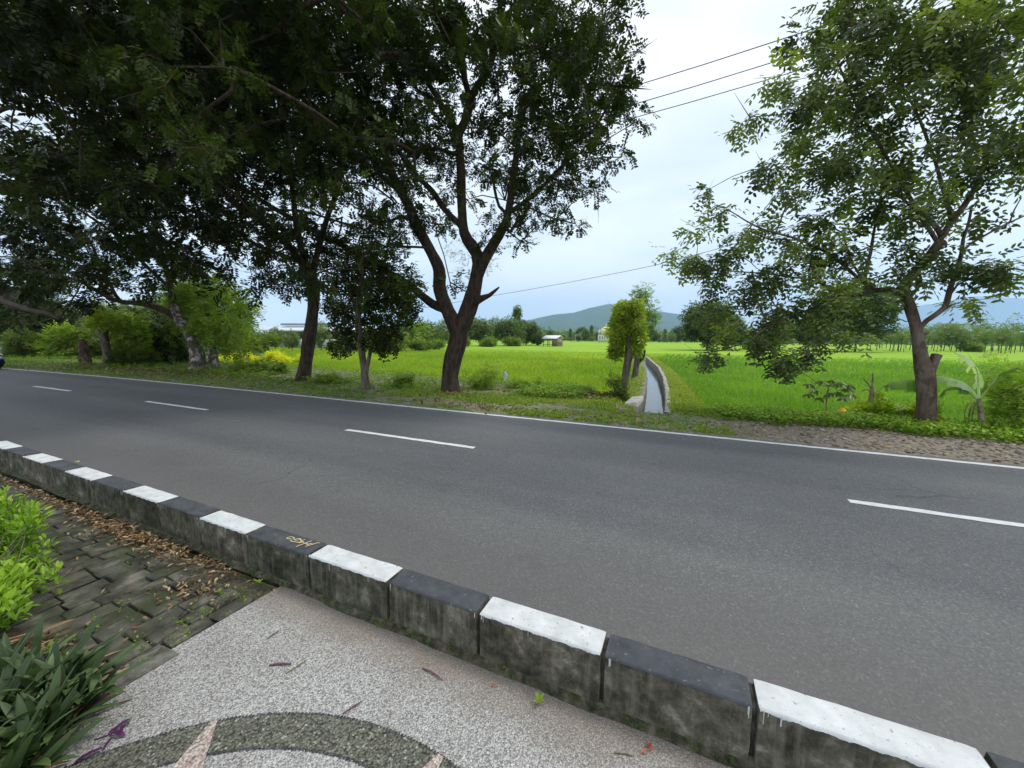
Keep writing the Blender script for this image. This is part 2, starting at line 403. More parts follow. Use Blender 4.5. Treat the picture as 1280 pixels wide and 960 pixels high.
# road: asphalt
mt, nt, b = new_mat('asphalt'); setb(b, .72, .35)
pv = coords(nt, (1, 1, 1), 'Position'); sx = sepv(nt, pv)
fine = N_(nt, 'ShaderNodeTexVoronoi'); fine.inputs['Scale'].default_value = 85; nt.links.new(pv, fine.inputs['Vector'])
agg = ramp(nt, fine.outputs['Color'], [(.0, (.083, .084, .085)), (.6, (.124, .125, .125)), (.86, (.170, .170, .169)), (.97, (.25, .25, .245)), (1.0, (.36, .35, .34))])
band = noise(nt, coords(nt, (.10, 1.1, 1), 'Position'), 1.0, 4, .55)
base = mixc(nt, 1.0, agg, ramp(nt, band, [(.3, (.82, .83, .86)), (.7, (1.10, 1.09, 1.07))]), 'MULTIPLY')
big = noise(nt, pv, .35, 4); base = mixc(nt, 1.0, base, ramp(nt, big, [(.3, (.9, .9, .9)), (.7, (1.08, 1.08, 1.08))]), 'MULTIPLY')
yy = math_(nt, 'ADD', sx[1], math_(nt, 'MULTIPLY', math_(nt, 'SUBTRACT', noise(nt, pv, 1.5, 5), .5), 1.1))
dust = ramp(nt, math_(nt, 'DIVIDE', math_(nt, 'SUBTRACT', yy, 1.9), 2.0, True), [(.0, (.75, .75, .75)), (.35, (.45, .45, .45)), (1.0, (0, 0, 0))])
# wheel tracks, dull patches, hairline cracks
wav = math_(nt, 'SINE', math_(nt, 'ADD', math_(nt, 'MULTIPLY', sx[1], 3.7), math_(nt, 'MULTIPLY', noise(nt, coords(nt, (.15, .6, 1), 'Position'), 1.0, 3), 2.5)))
base = mixc(nt, 1.0, base, ramp(nt, math_(nt, 'MULTIPLY', math_(nt, 'ADD', wav, 1.0), .5), [(.1, (.93, .93, .94)), (.9, (1.05, 1.05, 1.04))]), 'MULTIPLY')
base = mixc(nt, 1.0, base, ramp(nt, noise(nt, pv, 3.2, 6, .7, .6), [(.30, (.84, .84, .85)), (.42, (1, 1, 1)), (.72, (1.02, 1.02, 1.02)), (.82, (1.14, 1.13, 1.11))]), 'MULTIPLY')
ck = N_(nt, 'ShaderNodeTexVoronoi', feature='DISTANCE_TO_EDGE'); ck.inputs['Scale'].default_value = .55
wv = nt.nodes.new('ShaderNodeMix'); wv.data_type = 'VECTOR'; wv.inputs[0].default_value = .22; nt.links.new(pv, wv.inputs[4]); nn_ = nt.nodes.new('ShaderNodeTexNoise'); nn_.inputs['Scale'].default_value = 2.5; nn_.inputs['Detail'].default_value = 7; nt.links.new(pv, nn_.inputs['Vector']); nt.links.new(nn_.outputs['Color'], wv.inputs[5]); nt.links.new(wv.outputs[1], ck.inputs['Vector'])
ckm = math_(nt, 'MULTIPLY', ramp(nt, ck.outputs['Distance'], [(0, (1, 1, 1)), (.006, (0, 0, 0))]), ramp(nt, noise(nt, pv, .5, 3), [(.55, (0, 0, 0)), (.62, (.6, .6, .6))]))
base = mixc(nt, ckm, base, (.035, .035, .035))
base = mixc(nt, dust, base, mixc(nt, noise(nt, pv, 40, 4), (.120, .114, .104), (.165, .156, .143)))
# worn, paler shoulder at the far side
d2_ = ramp(nt, math_(nt, 'DIVIDE', math_(nt, 'SUBTRACT', yy, 8.1), .6, True), [(.2, (0, 0, 0)), (1.0, (.6, .6, .6))])
base = mixc(nt, d2_, base, (.16, .14, .11))
nt.links.new(base, b.inputs['Base Color'])
h = math_(nt, 'ADD', math_(nt, 'MULTIPLY', fine.outputs['Distance'], .6), math_(nt, 'MULTIPLY', noise(nt, pv, 30, 4), .5))
bump(nt, b, h, .55, .006)
rm = MB(); rx = np.concatenate([np.linspace(-160, -45, 24), np.linspace(-44, -12, 33), np.linspace(-11, 60, 36)])
ry = [KY1 - .02, 3.5, CENTRE, 7.2, ASPH]
R_ = []
for x in rx:
    for k, y in enumerate(ry):
        crown = .012 * (1 - ((y - 5.2) / 3.4) ** 2)
        yy_ = y + float(bend(x)) + (.05 * math.sin(x * 1.7) + .03 * math.sin(x * 4.1) if k == 4 else 0)
        R_.append((x, yy_, crown - .008))
ii = np.arange(len(rx) - 1)[:, None] * 5; jj = np.arange(4)[None]
rm.add(R_, np.stack([ii + jj, ii + 5 + jj, ii + 6 + jj, ii + jj + 1], -1).reshape(-1, 4))
road = rm.build('road', mt, smooth=True); tag(road, kind='structure', label='two-lane grey asphalt road with white markings')
def strip(name, x0, x1, y0, y1, ragged=.008):
    mb = MB(); n = max(2, int((x1 - x0) / .12)); xs_ = np.linspace(x0, x1, n); V = []
    for k, x in enumerate(xs_):
        o = float(bend(x)); cz = .012 * (1 - (((y0 + y1) / 2 - 5.2) / 3.4) ** 2) - .008 + .004
        V += [(x, y0 + o + random.uniform(-ragged, ragged), cz), (x, y1 + o + random.uniform(-ragged, ragged), cz)]
    i_ = np.arange(n - 1)[:, None] * 2
    mb.add(V, i_ + np.array([[0, 2, 3, 1]])); return mb.build(name, M['road_line'], road)
for cx0, cx1 in [(-36.6, -33.6), (-28.8, -25.9), (-21.1, -18.38), (-13.77, -10.88), (-6.14, -3.18), (1.88, 4.9), (9.9, 12.9)]:
    o = strip('lane_marking', cx0, cx1, CENTRE - .055, CENTRE + .055)
strip('edge_line', -110, 40, EDGE - .06, EDGE + .06, .012)

# ------------------------------------------------------------------ kerb
mt, nt, b = new_mat('mossy_kerb_concrete'); setb(b, .9, .2)
pv = coords(nt, (1, 1, 1), 'Position'); sx = sepv(nt, pv)
n1 = noise(nt, pv, 7.5, 10, .72, .15); n2 = noise(nt, coords(nt, (1, 1, .10), 'Position'), 30, 6, .65)
c = ramp(nt, n1, [(.34, (.024, .024, .018)), (.45, (.055, .052, .040)), (.56, (.115, .108, .085)), (.68, (.27, .26, .225))])
c = mixc(nt, math_(nt, 'MULTIPLY', ramp(nt, n2, [(.5, (0, 0, 0)), (.72, (1, 1, 1))]), .45), c, (.24, .23, .20))
oi = nt.nodes.new('ShaderNodeObjectInfo')
c = mixc(nt, 1.0, c, ramp(nt, oi.outputs['Random'], [(0, (.85, .9, .8)), (1, (1.35, 1.3, 1.25))]), 'MULTIPLY')
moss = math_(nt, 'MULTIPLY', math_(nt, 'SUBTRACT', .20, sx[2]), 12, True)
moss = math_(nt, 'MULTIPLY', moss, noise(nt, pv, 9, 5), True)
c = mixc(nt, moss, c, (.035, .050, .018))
nt.links.new(c, b.inputs['Base Color']); bump(nt, b, noise(nt, pv, 45, 8, .7), .6, .008); M['kerb_side'] = mt
def paint(name, c1, c2, chip, thr):
    mt, nt, b = new_mat(name); setb(b, .75, .3); pv = coords(nt, (1, 1, 1), 'Position')
    n = noise(nt, pv, 40, 8, .7); n2 = noise(nt, pv, 9, 6, .6)
    c = mixc(nt, ramp(nt, n2, [(.3, (0, 0, 0)), (.7, (1, 1, 1))]), c1, c2)
    c = mixc(nt, ramp(nt, n, [(thr, (0, 0, 0)), (thr + .05, (1, 1, 1))]), c, chip)
    nt.links.new(c, b.inputs['Base Color']); bump(nt, b, noise(nt, pv, 120, 5, .8), .7, .004); return mt
M['kerb_white'] = paint('white_kerb_paint', (.72, .73, .73), (.50, .515, .505), (.26, .26, .25), .60)
M['kerb_black'] = paint('black_kerb_paint', (.042, .046, .053), (.088, .094, .102), (.17, .17, .17), .60)
kerb = empty('kerb', (0, KY0, 0), None, None); tag(kerb, 'concrete block kerb painted alternately black and white on top', kind='structure')
def kerb_y(x): return KY0 + .0022 * max(0, -x - 1) ** 1.6
JT = [-7.13, -6.53, -5.95, -5.32, -4.71, -4.10, -3.47, -2.87, -2.216, -1.538, -.92, -.263, .346, 1.06, 1.70, 2.34, 2.98, 3.62]
while JT[0] > -19: JT.insert(0, JT[0] - .605)
w0 = JT.index(-7.13)
def kerb_block(x0, x1, white):
    L, Wd, Ht = x1 - x0 - .014, .16, .34
    nx_, nz_, ny_ = 16, 7, 6
    mb = MB()
    # face grid with worn edges; paint laps raggedly over the near edge
    def shell(u, v, w_):   # rounded box point
        r = .012
        p = np.array([u * L / 2, v * Wd / 2, w_ * Ht / 2]); q = np.clip(p, -np.array([L / 2 - r, Wd / 2 - r, Ht / 2 - r]), np.array([L / 2 - r, Wd / 2 - r, Ht / 2 - r]))
        d = p - q; l = np.linalg.norm(d)
        return q + (d / l * r if l > 0 else d)
    def face(f, nu, nv, mi, jit=.002):
        V = [];
        for a in np.linspace(-1, 1, nu):
            for b_ in np.linspace(-1, 1, nv):
                V.append(shell(*f(math.copysign(abs(a) ** .7, a), math.copysign(abs(b_) ** .7, b_))))
        V = np.array(V); k = np.arange(nu - 1)[:, None] * nv; l_ = np.arange(nv - 1)[None]
        F = np.stack([k + l_, k + nv + l_, k + nv + l_ + 1, k + l_ + 1], -1).reshape(-1, 4)
        V = V + 0.004 * np.stack([vnoise(V[:, 0] * 9 + x0, V[:, 2] * 9, 3, s_) for s_ in (1, 2, 3)], -1)
        mb.add(V, F, .5, mi)
    face(lambda a, b_: (a, -1, b_), nx_, nz_, 0)          # near
    face(lambda a, b_: (-a, 1, b_), nx_, nz_, 0)
    face(lambda a, b_: (-1, -a, b_), 5, nz_, 0)
    face(lambda a, b_: (1, a, b_), 5, nz_, 0)
    face(lambda a, b_: (a, b_, 1), nx_, ny_, 1)
    # paint lip running down the near face: uneven depth, with a few drips
    n = 90; us = np.linspace(-L / 2 + .004, L / 2 - .004, n); V = []
    for q, u in enumerate(us):
        dp = .002 + .005 * random.random() + .003 * math.sin(q * .5 + x0 * 9)
        V += [(u, -Wd / 2 + .006, Ht / 2 + .0018), (u, -Wd / 2 - .0008, Ht / 2 - .005), (u, -Wd / 2 - .0016, Ht / 2 - .005 - max(dp, .001))]
    i_ = np.arange(n - 1)[:, None] * 3
    mb.add(V, np.concatenate([i_ + np.array([[0, 1, 4, 3]]), i_ + np.array([[1, 2, 5, 4]])]), .5, 1)
    me = mb.mesh('kerb_block', [M['kerb_side'], M['kerb_white' if white else 'kerb_black']], True)
    o = bpy.data.objects.new('kerb_block', me); COL.objects.link(o); o.parent = kerb
    xm = (x0 + x1) / 2
    o.location = (xm, kerb_y(xm) - KY0 + Wd / 2 + random.uniform(-.003, .003), .26 + random.uniform(-.004, .004))
    o.rotation_euler = (random.uniform(-.008, .008), random.uniform(-.006, .006), random.uniform(-.006, .006))
    tag(o, 'kerb block with a %s painted top' % ('white' if white else 'black'))
    return o
blocks = []
for k in range(len(JT) - 1): blocks.append(kerb_block(JT[k], JT[k + 1], (k - w0) % 2 == 0))
# a few narrow runs of paint down the near faces at the joints
for q, bk in enumerate(blocks):
    if bk.location.x < -6: continue
    x0b, x1b = JT[q], JT[q + 1]; mb = MB()
    for k in range(random.choice((2, 3, 4))):
        x = random.choice((x0b + .012 + abs(random.gauss(0, .02)), x1b - .012 - abs(random.gauss(0, .02)))) if (q - w0) % 2 else random.choice((x0b + .012 + abs(random.gauss(0, .03)), random.uniform(x0b, x1b)))
        x = min(max(x, x0b + .014), x1b - .014); ln = random.uniform(.012, .055); w_ = random.uniform(.0012, .003); yk = kerb_y((x0b + x1b) / 2) - .0042
        mb.addm([(x - w_, yk, .424), (x + w_, yk, .424), (x + w_ * .8, yk - .0006, .42 - ln), (x, yk, .416 - ln), (x - w_ * .9, yk, .42 - ln)], [[0, 4, 2, 1]], [[4, 3, 2]])
    o = mb.build('paint_run', M['kerb_white'], bk, origin=tuple(parent_world(bk)))
# mortar in the joints and the mossy gutter line along the foot
mj = MB()
for x in JT:
    if x > -9: mj.add(box_v((x, kerb_y(x) + .083, .255), (.016, .12, .30)), BOXF)
o = mj.build('mortar_joint', noisy('dark_mortar', (.03, .03, .022), (.10, .095, .075), 20), kerb); tag(o, kind='stuff')
fm = MB(); n = 150; V = []
for x in np.linspace(-16, 3, n):
    y0 = kerb_y(x)
    V += [(x, y0 - .030 - .014 * random.random() - .018 * vnoise(x, 0, 3, 4), .153), (x, y0 - .012, .166 + .008 * random.random()), (x, y0 + .02, .178 + .012 * random.random())]
i_ = np.arange(n - 1)[:, None] * 3
fm.add(V, np.concatenate([i_ + np.array([[0, 3, 4, 1]]), i_ + np.array([[1, 4, 5, 2]])]))
o = fm.build('gutter_dirt', noisy('mossy_gutter_dirt', (.018, .024, .010), (.075, .07, .045), 22, bs=.9, bd=.02, c3=(.16, .14, .10)), smooth=True)
tag(o, 'dark mossy dirt packed along the foot of the kerb', 'dirt', kind='stuff')
# yellow chalk marks on the black block
gb = JT.index(-3.47) + 1
def gat(px, py): return at(px, py, z=.4325)
E_ = 340.0; S_ = 12.8
strokes = [[(232, 292), (262, 275), (315, 270), (355, 285), (335, 305), (275, 303), (232, 292)],
           [(290, 330), (330, 345), (400, 355), (440, 365), (480, 358)], [(350, 312), (400, 326), (450, 300), (405, 300), (365, 312)],
           [(450, 300), (470, 345), (420, 360)], [(380, 430), (470, 395), (560, 360), (640, 330)], [(480, 340), (520, 375), (590, 400), (560, 380)],
           [(530, 425), (620, 400), (700, 376)], [(440, 345), (490, 328), (530, 312)], [(600, 375), (660, 395)], [(700, 372), (760, 362)]]
sm = MB()
for st in strokes:
    P = np.array([gat(E_ + a / S_, 650 + b_ / S_) for a, b_ in st]); P, R2 = smooth_path(list(P), [.0028] * len(P), .006)
    T = unit(np.gradient(P, axis=0)); Sd = np.cross(T, [0, 0, 1.0]) * .0034
    Vv = np.stack([P + Sd, P - Sd], 1).reshape(-1, 3); i_ = np.arange(len(P) - 1)[:, None] * 2
    sm.add(Vv, i_ + np.array([[0, 1, 3, 2]]))
o = sm.build('hand_painted_mark', noisy('yellow_paint', (.55, .40, .16), (.8, .68, .42), 60, bs=0), blocks[JT.index(-2.87)])
tag(o, 'yellow hand-painted scrawl on the black kerb top')

# ------------------------------------------------------------------ pavement: pebble-wash slab, dark arc, stone paving
def pebble(name, cols, scale=95, dustc=(.26, .215, .17), dusty=True, gap=(.15, .145, .135)):
    mt, nt, b = new_mat(name); setb(b, .75, .35)
    pv = coords(nt, (1, 1, 1), 'Position'); sx = sepv(nt, pv)
    v = N_(nt, 'ShaderNodeTexVoronoi'); v.inputs['Scale'].default_value = scale; nt.links.new(pv, v.inputs['Vector'])
    c = ramp(nt, v.outputs['Color'], cols)
    ed = ramp(nt, v.outputs['Distance'], [(.50, (0, 0, 0)), (.85, (1, 1, 1))])
    c = mixc(nt, ed, c, gap)
    c = mixc(nt, 1.0, c, ramp(nt, noise(nt, pv, 3, 5), [(.3, (.88, .87, .86)), (.7, (1.08, 1.08, 1.08))]), 'MULTIPLY')
    if dusty:
        yy = math_(nt, 'ADD', sx[1], math_(nt, 'MULTIPLY', math_(nt, 'SUBTRACT', noise(nt, pv, 5, 6, .6), .5), .30))
        f = ramp(nt, math_(nt, 'DIVIDE', math_(nt, 'SUBTRACT', yy, 1.28), .34, True), [(.15, (0, 0, 0)), (.55, (.55, .55, .55)), (.95, (1, 1, 1))])
        spk = ramp(nt, v.outputs['Distance'], [(.15, (.35, .35, .35)), (.5, (1, 1, 1))])
        c = mixc(nt, math_(nt, 'MULTIPLY', f, spk), c, mixc(nt, noise(nt, pv, 30, 5), (.17, .14, .11), dustc))
    nt.links.new(c, b.inputs['Base Color'])
    bump(nt, b, math_(nt, 'SUBTRACT', 1.0, v.outputs['Distance']), .8, .006); return mt
M['peb'] = pebble('white_pebble_wash', [(0, (.17, .165, .155)), (.30, (.31, .30, .285)), (.55, (.45, .44, .42)), (.85, (.58, .57, .545)), (1.0, (.78, .77, .75))], 145)
M['peb_dark'] = pebble('grey_green_pebble_wash', [(0, (.06, .062, .048)), (.45, (.13, .13, .10)), (.8, (.21, .21, .165)), (1.0, (.52, .52, .46))], 110, dusty=False, gap=(.03, .03, .022))
M['peb_pink'] = pebble('pink_pebble_wash', [(0, (.28, .20, .16)), (.5, (.50, .40, .35)), (1.0, (.75, .68, .62))], 95, dusty=False)
def slab(name, poly, z, mat, parent=None, th=.12):
    poly = [np.array(p[:2]) for p in poly]; mb = MB(); n = len(poly)
    import bmesh
    bm = bmesh.new(); vs = [bm.verts.new((p[0], p[1], z)) for p in poly]; f = bm.faces.new(vs); f.normal_update()
    if f.normal.z < 0: f.normal_flip()
    g = bmesh.ops.extrude_face_region(bm, geom=[f])
    for v in g['geom']:
        if isinstance(v, bmesh.types.BMVert): v.co.z -= th
    bmesh.ops.recalc_face_normals(bm, faces=bm.faces)
    me = bpy.data.meshes.new(name); bm.to_mesh(me); bm.free(); me.materials.append(mat)
    o = bpy.data.objects.new(name, me); COL.objects.link(o)
    if parent: o.parent = parent
    return o
PZ = .15
pav = slab('pavement', [(-2.47, 1.64), (-2.51, .75), (-2.54, .2), (-2.6, -3), (8, -3), (8, 1.64)], PZ, M['peb']); tag(pav, 'white pebble-wash pavement slab', kind='structure')
# arc: fit a circle through the outer rim as seen
pts = np.array([at(px, py, z=PZ)[:2] for px, py in [(150, 938), (200, 917), (270, 899), (350, 894), (420, 899), (500, 920), (556, 946)]])
A_ = np.c_[2 * pts, np.ones(len(pts))]; sol = np.linalg.lstsq(A_, (pts ** 2).sum(1), rcond=None)[0]
AC = sol[:2]; AR = math.sqrt(sol[2] + AC @ AC)
ri = np.mean([np.linalg.norm(np.array(at(px, py, z=PZ)[:2]) - AC) for px, py in [(300, 939), (350, 937), (400, 941), (450, 952)]])
def ring(name, r0, r1, a0, a1, z, mat, n=80):
    mb = MB(); V = []
    for a in np.linspace(a0, a1, n):
        for r in (r0, r1):
            rr = r + .004 * math.sin(a * 37) * (1 if r == r0 else 1)
            V.append((AC[0] + rr * math.cos(a), AC[1] + rr * math.sin(a), z))
    i_ = np.arange(n - 1)[:, None] * 2; mb.add(V, i_ + np.array([[0, 1, 3, 2]])); return mb.build(name, mat, pav)
pk1 = np.array(at(262, 915, z=PZ)[:2]) - AC; pa = math.atan2(pk1[1], pk1[0])
pk2 = np.array(at(556, 940, z=PZ)[:2]) - AC; pb = math.atan2(pk2[1], pk2[0])
o = ring('arc_band', ri, AR, -.3, math.pi + .5, PZ + .004, M['peb_dark'], 120); tag(o, 'curved grey-green pebble band set in the pavement')
for a in (pa, pb):
    t = [(AC[0] + r * math.cos(a + d), AC[1] + r * math.sin(a + d), PZ + .008) for r, d in ((ri, -.03), (AR, -.008), (AR, .012), (ri - .12, .075), (ri - .12, -.05))]
    mb = MB(); mb.addm(t, [[0, 1, 2, 3]], [[0, 3, 4]]); o = mb.build('pink_wedge', M['peb_pink'], pav)
es = MB()
ico_v = None
def rock_mesh(seed, sub=1):
    import bmesh
    bm = bmesh.new(); bmesh.ops.create_icosphere(bm, subdivisions=sub, radius=1)
    r = random.Random(seed)
    V = np.array([v.co[:] for v in bm.verts]); F = np.array([[v.index for v in f.verts] for f in bm.faces]); bm.free()
    V *= np.array([r.uniform(.75, 1.25), r.uniform(.65, 1.1), r.uniform(.45, .85)]); V += np.array([[r.uniform(-.17, .17) for _ in range(3)] for _ in V])
    return V, F
ROCK = [rock_mesh(k) for k in range(8)]
def scatter_rocks(mb, P, S, tint=None, flat=1.0):
    for k in range(len(P)):
        V, F = ROCK[k % 8]; a = RNG.uniform(0, 6.28); c_, s_ = math.cos(a), math.sin(a)
        V = V @ np.array([[c_, -s_, 0], [s_, c_, 0], [0, 0, flat]]) * S[k] + P[k]
        mb.add(V, F, RNG.uniform(0, 1) if tint is None else tint)
for r in (ri, AR):
    ang = np.arange(-.2, math.pi + .45, .0155 / r)
    P = np.c_[AC[0] + (r + RNG.normal(0, .0012, len(ang))) * np.cos(ang), AC[1] + (r + RNG.normal(0, .0012, len(ang))) * np.sin(ang), np.full(len(ang), PZ + .004)]
    scatter_rocks(es, P, RNG.uniform(.0055, .0085, len(ang)), flat=.6)
mt, nt, b = new_mat('dark_edging_pebble'); setb(b, .6, .4)
a_ = nt.nodes.new('ShaderNodeAttribute'); a_.attribute_name = 'tint'; nt.links.new(ramp(nt, a_.outputs['Fac'], [(0, (.025, .027, .03)), (1, (.08, .085, .085))]), b.inputs['Base Color'])
o = es.build('edging_pebble', mt, pav); tag(o, 'rows of dark pebbles edging the curved band', kind='stuff')

# stone paving at the left
mt, nt, b = new_mat('andesite_paver'); setb(b, .8, .3)
pv = coords(nt, (1, 1, 1), 'Position'); oi = nt.nodes.new('ShaderNodeObjectInfo')
n1 = noise(nt, pv, 6, 8, .6); n2 = noise(nt, pv, 35, 6, .65)
c = ramp(nt, n1, [(.34, (.030, .031, .024)), (.50, (.075, .074, .058)), (.66, (.17, .165, .14))])
c = mixc(nt, 1.0, c, ramp(nt, oi.outputs['Random'], [(0, (.6, .62, .55)), (.85, (1.15, 1.12, 1.05)), (1, (1.6, 1.5, 1.42))]), 'MULTIPLY')
c = mixc(nt, ramp(nt, noise(nt, pv, 2.6, 6), [(.48, (0, 0, 0)), (.62, (.7, .7, .7))]), c, (.045, .055, .022))
nt.links.new(c, b.inputs['Base Color'])
bump(nt, b, math_(nt, 'ADD', n1, math_(nt, 'MULTIPLY', n2, .4)), .9, .02); M['paver'] = mt
bed = slab('paving', [(-2.472, 1.60), (-2.512, .79), (-3.2, .55), (-14, .2), (-14, 1.66)], PZ - .02, noisy('soil_joint', (.03, .032, .018), (.10, .085, .06), 18, bs=.9, bd=.02, c3=(.05, .07, .02)))
tag(bed, 'worn dark stone paving with mossy joints', kind='structure')
nst = 0
x = -2.50
while x > -8.5:
    wdt = random.uniform(.11, .155) if x > -6 else .2
    y = 1.60 + random.uniform(-.02, .0)
    ylow = .34 if x > -5 else .7
    y -= random.uniform(0, .12)
    while y > ylow:
        ln = random.uniform(.15, .29)
        y1 = y - ln
        if nst < 290:
            bm = bevel_block(wdt - .010, ln - .010, .07, .010, .005)
            me = bpy.data.meshes.new('paving_stone'); bm.to_mesh(me); bm.free(); me.materials.append(M['paver'])
            me.polygons.foreach_set('use_smooth', np.ones(len(me.polygons), bool))
            o = bpy.data.objects.new('paving_stone', me); COL.objects.link(o); o.parent = bed
            o.location = (x - wdt / 2 + random.uniform(-.004, .004), (y + y1) / 2, PZ - .062 + random.uniform(-.007, .004))
            o.rotation_euler = (random.uniform(-.02, .02), random.uniform(-.025, .025), random.uniform(-.06, .06)); nst += 1
        y = y1
    x -= wdt
# weathered cement strip between stones and pebbles
o = slab('cement_strip', [at(128, 846, z=.15), at(204, 808, z=.15), at(224, 818, z=.15), at(150, 862, z=.15)], PZ + .006, noisy('weathered_cement', (.07, .068, .055), (.24, .23, .20), 14, bs=.9, bd=.02), bed, .06)
soil = MB()
sxs = np.linspace(-9, -2.48, 60); sys_ = np.linspace(-1.5, .86, 26); V = []
for x in sxs:
    for y in sys_:
        lim = .80 + .03 * math.sin(x * 3); k = min(1, max(0, (lim - y) / .12))
        if x > -2.62: k = min(k, max(0, (.62 - y) / .1))
        V.append((x, y, PZ - .03 + .05 * k + .012 * float(vnoise(x, y, 8, 3)) * k))
V = np.array(V); i_ = np.arange(59)[:, None] * 26; j_ = np.arange(25)[None]
soil.add(V, np.stack([i_ + j_, i_ + 26 + j_, i_ + 27 + j_, i_ + j_ + 1], -1).reshape(-1, 4))
o = soil.build('planting_bed', noisy('bed_soil', (.035, .022, .015), (.11, .075, .05), 16, bs=.9, bd=.03), smooth=True); tag(o, 'brown soil bed at the pavement edge', kind='structure')

# ------------------------------------------------------------------ canal
def wall(name, left, label):
    ys_ = np.concatenate([np.linspace(CY0, 25, 40), np.linspace(26, CY1, 20)])
    root = MB(); prof = []
    for y in ys_:
        cx = float(canal_x(y)); off = 0 if not left else -CW - float(canal_w(y))
        o_ = cx + off; top = .03 if not left else -.10
        j = random.uniform(-.015, .015)
        if not left: prof.append([(o_ - CW + .03, y, -1.0), (o_ - CW + j, y, top - .03), (o_ - CW + .03 + j, y, top), (o_ + .01, y, top + random.uniform(-.01, .01)), (o_ + .03, y, -.5)])
        else: prof.append([(o_ - .03, y, -1.0), (o_ + j, y, top - .03), (o_ - .03 + j, y, top), (o_ - .24 + j, y, top - .03), (o_ - .28, y, -.5)])
    V = np.array(prof).reshape(-1, 3); n = len(ys_); i_ = np.arange(n - 1)[:, None] * 5; j_ = np.arange(4)[None]
    root.add(V, np.stack([i_ + j_, i_ + 5 + j_, i_ + 6 + j_, i_ + j_ + 1], -1).reshape(-1, 4))
    root.add(V[:5][[0, 1, 3, 4]], [[0, 1, 2, 3]])
    return tag(root.build(name, M['canal_wall']), label, 'wall')
mt, nt, b = new_mat('canal_concrete'); setb(b, .9, .2); pv = coords(nt, (1, 1, 1), 'Position'); sx = sepv(nt, pv)
c = ramp(nt, noise(nt, pv, 3.5, 7, .65), [(.3, (.09, .085, .065)), (.55, (.20, .19, .155)), (.75, (.36, .34, .29))])
tp = math_(nt, 'MULTIPLY', math_(nt, 'SUBTRACT', sx[2], -.02), 30, True)
c = mixc(nt, tp, c, ramp(nt, noise(nt, pv, 7, 6), [(.35, (.22, .21, .17)), (.65, (.50, .47, .42))]))
nt.links.new(c, b.inputs['Base Color']); bump(nt, b, noise(nt, pv, 12, 7), .8, .03); M['canal_wall'] = mt
wall('canal_wall', False, 'pale concrete canal wall, the right one beside the grassy bund')
wall('canal_wall', True, 'stained low canal wall, the left one beside the cut trees')
mt, nt, b = new_mat('canal_water'); b.inputs['Base Color'].default_value = (.06, .065, .055, 1); setb(b, .10, .4); b.inputs['IOR'].default_value = 1.33
bump(nt, b, noise(nt, coords(nt, (3, 1, 1), 'Position'), 2.2, 3), .05, .02)
wm = MB(); V = []
ys_ = np.linspace(CY0 - .02, CY1, 60)
for y in ys_:
    cx = float(canal_x(y)); V += [(cx - CW + .02, y, -.50), (cx - CW - float(canal_w(y)) - .02, y, -.50)]
i_ = np.arange(59)[:, None] * 2; wm.add(V, i_ + np.array([[0, 1, 3, 2]]))
tag(wm.build('canal_water', mt), 'still grey water in the irrigation canal', kind='structure')
# culvert head wall where the canal meets the verge, and the broken concrete slab beside it
cx = float(canal_x(CY0)); o = MB(); o.add(box_v((cx - CW - .49, CY0 - .12, -.45), (1.2, .24, .86)), BOXF)
tag(o.build('culvert_head', M['canal_wall']), 'concrete culvert head wall at the near end of the canal', 'culvert')
p = at(788, 503, z=0); o = MB(); 
bm = bevel_block(.34, 1.1, .16, .03, .02); me = bpy.data.meshes.new('concrete_slab'); bm.to_mesh(me); bm.free(); me.materials.append(noisy('pale_broken_concrete', (.32, .30, .27), (.62, .6, .56), 9, bs=.6))
o = bpy.data.objects.new('concrete_slab', me); COL.objects.link(o); o.location = (p.x + .1, p.y + .3, -.10); o.rotation_euler = (.06, -.12, -.1)
tag(o, 'broken pale concrete slab lying beside the near left end of the canal', 'slab')

# ------------------------------------------------------------------ rice
def rice(name, mask, mat, label, y0, y1, seed, hgt=.40):
    r = np.random.default_rng(seed); P = []
    y = y0
    while y < y1:
        s = max(.14, .0125 * y); xl, xr = -1.42 * y - 3, .95 * y + 2
        n = int((xr - xl) / s); xs_ = xl + (np.arange(n) + r.uniform(-.35, .35, n)) * s
        P.append(np.c_[xs_, y + r.uniform(-.45, .45, n) * s]); y += s
    P = np.concatenate(P); P = P[mask(P[:, 0], P[:, 1])]
    z = np.where(P[:, 1] > 50, ground_h(P[:, 0], P[:, 1]) - .28 * np.clip((P[:, 1] - 50) / 14, 0, 1), ground_h(P[:, 0], P[:, 1]))
    z = np.minimum(z, -.3)
    n = len(P); k = 6; idx = np.repeat(np.arange(n), k); dist = P[idx, 1]
    wsc = np.clip(dist / 14, 1, 5)
    base = np.c_[P[idx] + r.normal(0, .02, (len(idx), 2)) * wsc[:, None], z[idx]]
    D = unit(np.c_[r.normal(0, .33, len(idx)), r.normal(0, .33, len(idx)), np.ones(len(idx))])
    Nn = unit(r.normal(size=(len(idx), 3)) * np.array([1, 1, .2]) + np.array([0, -1.2, 0]))
    pat = .5 + .8 * vnoise(P[:, 0], P[:, 1], .30, 21) + .5 * vnoise(P[:, 0], P[:, 1], 1.6, 22) + .35 * vnoise(P[:, 0] * .25, P[:, 1], 3.0, 29)
    t = np.clip(.5 + .35 * (pat[idx] - .5) + r.uniform(-.22, .22, len(idx)), 0, 1)
    hh = hgt * (1 + .30 * vnoise(P[:, 0], P[:, 1], .9, 23))[idx]
    mb = MB(); leaves(mb, base, D, Nn, hh * r.uniform(.75, 1.15, len(idx)), .013 * wsc, t, fold=.22, shape='blade')
    o = mb.build(name, mat); tag(o, label, 'rice', kind='stuff'); return o
